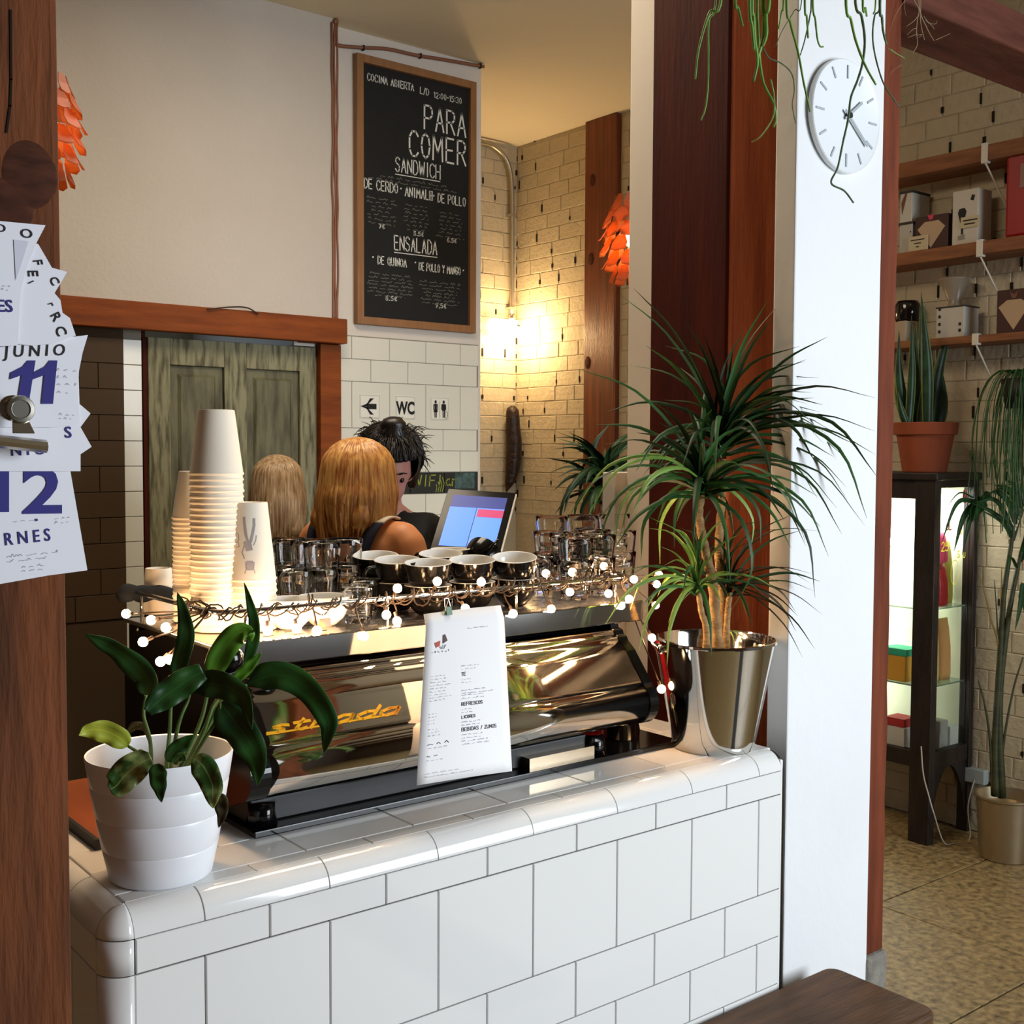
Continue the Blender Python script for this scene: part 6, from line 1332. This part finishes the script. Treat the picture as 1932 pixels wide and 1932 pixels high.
def person(label, loc, face, hgt, skin, hairm, style, top, legs, armL, armR, headtilt=0, topmode='shirt', hz=0):
    """local frame: x right, y forward, z up, drawn for a 1.70 m body"""
    s = hgt/1.70; T = Matrix.Rotation(face, 4, 'Z') @ Matrix.Scale(s, 4)
    root = None
    hd = Vector((0, .015, 1.585)); HT = Matrix.Rotation(-headtilt, 4, 'X')
    def hp_(x, y, z): v = Vector((x, y, z-1.50)); v.rotate(HT.to_3x3().to_euler()) if headtilt else None; return Vector((v.x, v.y, v.z+1.50+hz))
    m = MB()
    # torso
    cap(m, (-.07, 0, 1.0), (.07, 0, 1.0), .105, .105); cap(m, (-.03, .005, 1.14), (.03, .005, 1.14), .100, .100)
    cap(m, (-.06, .005, 1.28), (.06, .005, 1.28), .100, .100); cap(m, (-.145, -.01, 1.375), (.145, -.01, 1.375), .052, .052); cap(m, (-.08, -.01, 1.34), (.08, -.01, 1.34), .085, .085)
    cap(m, (-.09, -.01, 1.385), (-.02, -.008, 1.44), .045, .04); cap(m, (.09, -.01, 1.385), (.02, -.008, 1.44), .045, .04)
    cap(m, (0, -.01, 1.38), (0, .0, 1.50), .056, .050)
    # head and face
    m.sphere(hp_(0, -.005, 1.605), (.074, .092, .100), 14); m.sphere(hp_(0, .035, 1.55), (.054, .056, .062), 12); m.sphere(hp_(0, .052, 1.505), (.026, .026, .020), 8)
    cap(m, hp_(0, .088, 1.60), hp_(0, .108, 1.562), .008, .013, 8, 3); cap(m, hp_(-.016, .084, 1.528), hp_(.016, .084, 1.528), .007, .007, 8, 3); cap(m, hp_(-.014, .083, 1.519), hp_(.014, .083, 1.519), .007, .007, 8, 3)
    cap(m, hp_(-.038, .076, 1.612), hp_(-.014, .084, 1.612), .009, .009, 8, 3); cap(m, hp_(.038, .076, 1.612), hp_(.014, .084, 1.612), .009, .009, 8, 3)
    for sx in (-1, 1): m.sphere(hp_(.076*sx, .0, 1.575), (.010, .020, .030), 8)
    # legs and feet
    for sx in (-1, 1):
        cap(m, (.085*sx, 0, .93), (.09*sx, .01, .50), .085, .054); cap(m, (.09*sx, .01, .50), (.09*sx, -.01, .09), .054, .034); cap(m, (.09*sx, -.02, .04), (.095*sx, .14, .025), .034, .025)
    # arms: shoulder, elbow, wrist, then a hand with five fingers
    for sx, arm in ((-1, armL), (1, armR)):
        sh, el, wr = (Vector((.165*sx, -.01, 1.36)), Vector(arm[0]), Vector(arm[1])); cap(m, sh, el, .050, .037); cap(m, el, wr, .037, .024)
        d = (wr-el).normalized(); up = Vector((0, 0, 1)); q = d.cross(up).normalized(); u = q.cross(d)
        palm_ = wr+d*.05; cap(m, wr+d*.015, palm_+d*.02, .024, .026); cap(m, palm_-q*.02, palm_+q*.02, .018, .018)
        for i, (off, L) in enumerate(((-.028, .052), (-.010, .064), (.009, .068), (.027, .062))):
            a = palm_+d*.025+q*off; b = a+d*L*.5-u*.006; c = b+d*L*.42-u*.018; cap(m, a, b, .0088, .0082, 8, 3); cap(m, b, c, .0082, .0070, 8, 3)
        a = wr+d*.02+q*(-.024*sx*-1 if False else .024*(-sx)); b = a+d*.03+q*(-sx)*.022; cap(m, a, b, .012, .010, 8, 3); cap(m, b, b+d*.026, .010, .008, 8, 3)
    body = fuse(m, 'person', skin, .0095, None, T); body.location = loc; tag(body, label, 'person')
    def child(mm, nm, mt, vox): o = fuse(mm, nm, mt, vox, body, T, 3); return o
    # clothing
    m = MB()
    if topmode == 'shirt':
        cap(m, (-.07, 0, .98), (.07, 0, .98), .115, .115); cap(m, (-.03, .005, 1.14), (.03, .005, 1.14), .112, .112); cap(m, (-.06, .005, 1.28), (.06, .005, 1.28), .112, .112)
        cap(m, (-.145, -.01, 1.372), (.145, -.01, 1.372), .064, .064); cap(m, (-.08, -.01, 1.34), (.08, -.01, 1.34), .097, .097); cap(m, (-.07, -.01, 1.385), (-.035, -.008, 1.42), .052, .046); cap(m, (.07, -.01, 1.385), (.035, -.008, 1.42), .052, .046)
        for sx, arm in ((-1, armL), (1, armR)):
            sh, el, wr = Vector((.165*sx, -.01, 1.36)), Vector(arm[0]), Vector(arm[1]); cap(m, sh, el, .062, .050); cap(m, el, el.lerp(wr, .85), .050, .036)
        child(m, 'top', top, .011)
    else:
        cap(m, (-.07, 0, .98), (.07, 0, .98), .112, .112); cap(m, (-.03, .005, 1.13), (.03, .005, 1.13), .108, .108); cap(m, (-.055, .005, 1.22), (.055, .005, 1.22), .110, .108)
        child(m, 'top', top, .010)
        for nm, mt_, z0, z1 in (('strap_front', top, 0, .45), ('strap_pale', mat('cream_strap', '#e0d6c4', rough=.8), .45, .72), ('strap_front', top, .72, 1)):
            for sx in (-1, 1):
                P = catmull([(.075*sx, -.112, 1.28), (.088*sx, -.112, 1.345), (.102*sx, -.080, 1.412), (.105*sx, -.02, 1.438), (.095*sx, .05, 1.41), (.085*sx, .105, 1.33)], 8); n = len(P); mm = MB(); v = []
                i0, i1 = int(z0*(n-1)), int(z1*(n-1))
                for p in P[i0:i1+1]: v += [p+Vector((-.020, 0, .0)), p+Vector((.020, 0, -.012*sx*0))]
                mm.add(v, [(2*i, 2*i+1, 2*i+3, 2*i+2) for i in range(i1-i0)]); mm.v = [tuple(T @ Vector(p)+Vector(loc)) for p in mm.v]
                o = mm.build(nm, mt_, body, smooth=True); so = o.modifiers.new('s', 'SOLIDIFY'); so.thickness = .005; so.offset = 0
    m = MB()
    cap(m, (-.07, 0, .97), (.07, 0, .97), .113, .113)
    for sx in (-1, 1): cap(m, (.085*sx, 0, .93), (.09*sx, .01, .50), .094, .066); cap(m, (.09*sx, .01, .50), (.09*sx, -.01, .11), .066, .050)
    child(m, 'trousers', legs, .012)
    m = MB()
    for sx in (-1, 1): cap(m, (.09*sx, -.025, .045), (.095*sx, .15, .035), .043, .034); 
    child(m, 'shoes', blackmat, .01)
    m = MB()
    for sx in (-1, 1): m.sphere(hp_(.028*sx, .0805, 1.595), .0095, 8)
    m.v = [tuple(T @ Vector(p)+Vector(loc)) for p in m.v]; m.build('eyes', mat('eye_dark', '#1a1412', rough=.2), body, smooth=True)
    m = MB()
    for sx in (-1, 1): m.tube([hp_(.014*sx, .093, 1.622), hp_(.030*sx, .092, 1.626), hp_(.044*sx, .082, 1.620)], [.003, .0034, .002], 6)
    m.v = [tuple(T @ Vector(p)+Vector(loc)) for p in m.v]; m.build('eyebrows', hairm, body, smooth=True)
    # hair: a shell plus combed locks
    R = random.Random(len(label)); m = MB()
    shell = MB(); shell.sphere(hp_(0, -.020, 1.618), (.090, .103, .102), 14)
    if style == 'long':
        cap(shell, hp_(-.045, -.06, 1.56), (-.060, -.085, 1.43), .055, .045); cap(shell, hp_(.045, -.06, 1.56), (.055, -.085, 1.44), .055, .042); cap(shell, hp_(0, -.07, 1.56), (0, -.095, 1.42), .055, .045)
        cap(shell, hp_(-.075, -.01, 1.56), (-.085, -.03, 1.42), .030, .026); cap(shell, hp_(.075, -.01, 1.56), (.082, -.03, 1.43), .030, .026)
        N = 330
        for i in range(N):
            a = -math.pi/2+R.uniform(-2.25, 2.25); t0_ = R.uniform(0, .5); P = []
            top_ = hp_(R.uniform(-.012, .012), .0, 1.722); L_ = R.uniform(1.36, 1.44)-(.06 if math.cos(a) < -.2 else 0)
            for k in range(9):
                t = k/8
                if t < .5: e = (math.pi/2)*(1-t/.5*(1-.02)); rx, ry, rz = .097, .110, .104; p = hp_(rx*math.cos(a)*math.cos(e), -.020+ry*math.sin(a)*math.cos(e), 1.618+rz*math.sin(e))
                else: u = (t-.5)/.5; zz = (1.60+hz)*(1-u)+L_*u; fl_r = 1+.10*math.sin(u*3.1)-.18*u*u; p = Vector((.099*math.cos(a)*fl_r, -.022+.108*math.sin(a)*fl_r-.012*u, zz))
                P.append(p+Vector((R.uniform(-.0015, .0015), R.uniform(-.0015, .0015), 0)))
            r_ = R.uniform(.0028, .006); q = catmull(P, 2); m.tube(q, [r_*(.6+.6*math.sin(math.pi*min(1, .15+.8*j/len(q)))) if j < len(q)-2 else r_*.3 for j in range(len(q))], 5)
    else:
        shell.sphere(hp_(0, -.02, 1.635), (.112, .120, .105), 12); shell.sphere(hp_(0, -.01, 1.72), (.062, .065, .045), 10); shell.sphere(hp_(0, .0, 1.762), (.046, .04, .030), 8); shell.sphere(hp_(.022, .01, 1.768), (.022, .02, .022), 8)
        cap(shell, hp_(.085, -.02, 1.60), hp_(.092, -.03, 1.52), .034, .018); cap(shell, hp_(-.085, -.02, 1.60), hp_(-.092, -.03, 1.52), .034, .018)
        for i in range(420):
            a = R.uniform(0, 6.28); e0 = .30 if math.sin(a) > .2 else -.45; P = []
            for k in range(7):
                e = e0+(1.42-e0)*k/6; q_ = 1+.05*math.sin(k*1.3+i)+R.uniform(0, .03); P.append(hp_(.113*q_*math.cos(a)*math.cos(e), -.022+.121*q_*math.sin(a)*math.cos(e), 1.635+.112*q_*math.sin(e)))
            m.tube(catmull(P, 2), [.003]*12+[.001], 4)
        for i in range(420):
            a = R.uniform(0, 6.28); e = R.uniform(-.5, 1.4)
            if math.sin(a) > .25 and e < .75: continue
            p = hp_(.112*math.cos(a)*math.cos(e), -.022+.120*math.sin(a)*math.cos(e), 1.635+.112*math.sin(e)); d = Vector((math.cos(a)*.6+R.uniform(-.4, .4), math.sin(a)*.6+R.uniform(-.4, .4), R.uniform(-1.2, .5))).normalized()
            L_ = R.uniform(.03, .075); m.tube(catmull([p, p+d*L_*.5+Vector((R.uniform(-.01, .01),)*3), p+d*L_+Vector((0, 0, -.012))], 3), [.0022, .0020, .0018, .0015, .0012, .001, .0006], 4)
    # cut the face side off the shell by pushing it inside the head
    sm = MB(); sm.add([(x, y, z) for x, y, z in shell.v], shell.f)
    o = fuse(sm, 'hair', hairm, .009, body, T, 2)
    Ti = T.inverted(); bm = bmesh.new(); bm.from_mesh(o.data); dele = []
    for v_ in bm.verts:
        p = Ti @ v_.co
        q = Vector((p.x, p.y, p.z-1.50-hz))
        if headtilt: q = Matrix.Rotation(headtilt, 3, 'X') @ q
        if q.y > .04 and q.z < .165 and abs(q.x) < .085: dele.append(v_)
    if headtilt == 0 or True: bmesh.ops.delete(bm, geom=dele, context='VERTS')
    bm.to_mesh(o.data); bm.free()
    m.v = [tuple(T @ Vector(p)+Vector(loc)) for p in m.v]; m.build('hair_locks', hairm, body, smooth=True, kind='stuff')
    return body
def hairmat(name, c1, c2):
    m = mat(name, c1, rough=.38, col2=c2, nscale=16, stretch=(6, 6, .35), contrast=(.35, .65), spec=.6); return m
skin1 = mat('tanned_skin', '#d98f5c', rough=.5, noise=.06, nscale=12); skin2 = mat('pale_rosy_skin', '#b98070', rough=.5, noise=.06, nscale=12)
navy = mat('navy_cloth', '#14172e', rough=.85); darkc = mat('black_cloth', '#141312', rough=.9, bump=.3, bscale=30); greyc = mat('dark_grey_cloth', '#221f1e', rough=.9); jeans = mat('dark_jeans', '#1c2233', rough=.9)
VA = math.pi/2
def at(px, t): p = PD(px, 860, t); return (float(p[0]), float(p[1]), 0.0)
fwd = YAW-math.pi/2      # local +y turned to look the way the camera looks
person('woman seen from behind, long golden hair, bare shoulder with navy and cream strap', at(684, 3.12), fwd-.55, 1.63, skin1, hairmat('golden_hair', '#e8b468', '#a8622a'), 'long', navy, jeans, ((-.24, .0, 1.10), (-.18, .17, 1.03)), ((.25, .0, 1.10), (.19, .17, 1.03)), topmode='tank', hz=-.07)
person('woman seen from behind with ash blonde hair and dark clothes before green door', at(522, 4.0), fwd+.25, 1.515, skin1, hairmat('ash_hair', '#c4aa88', '#8a6c4c'), 'long', darkc, greyc, ((-.24, .03, 1.10), (-.16, .24, 1.05)), ((.24, .03, 1.10), (.16, .24, 1.05)))
person('dark-haired barista in black with a topknot looking down at the counter', at(730, 3.80), fwd+math.pi+.30, 1.60, skin2, hairmat('black_hair', '#1c1512', '#0b0807'), 'bun', darkc, greyc, ((-.25, .0, 1.10), (-.17, .17, 1.02)), ((.25, .0, 1.10), (.17, .17, 1.02)), headtilt=.45)
# ================================================================ tidy up
bpy.context.view_layer.update()
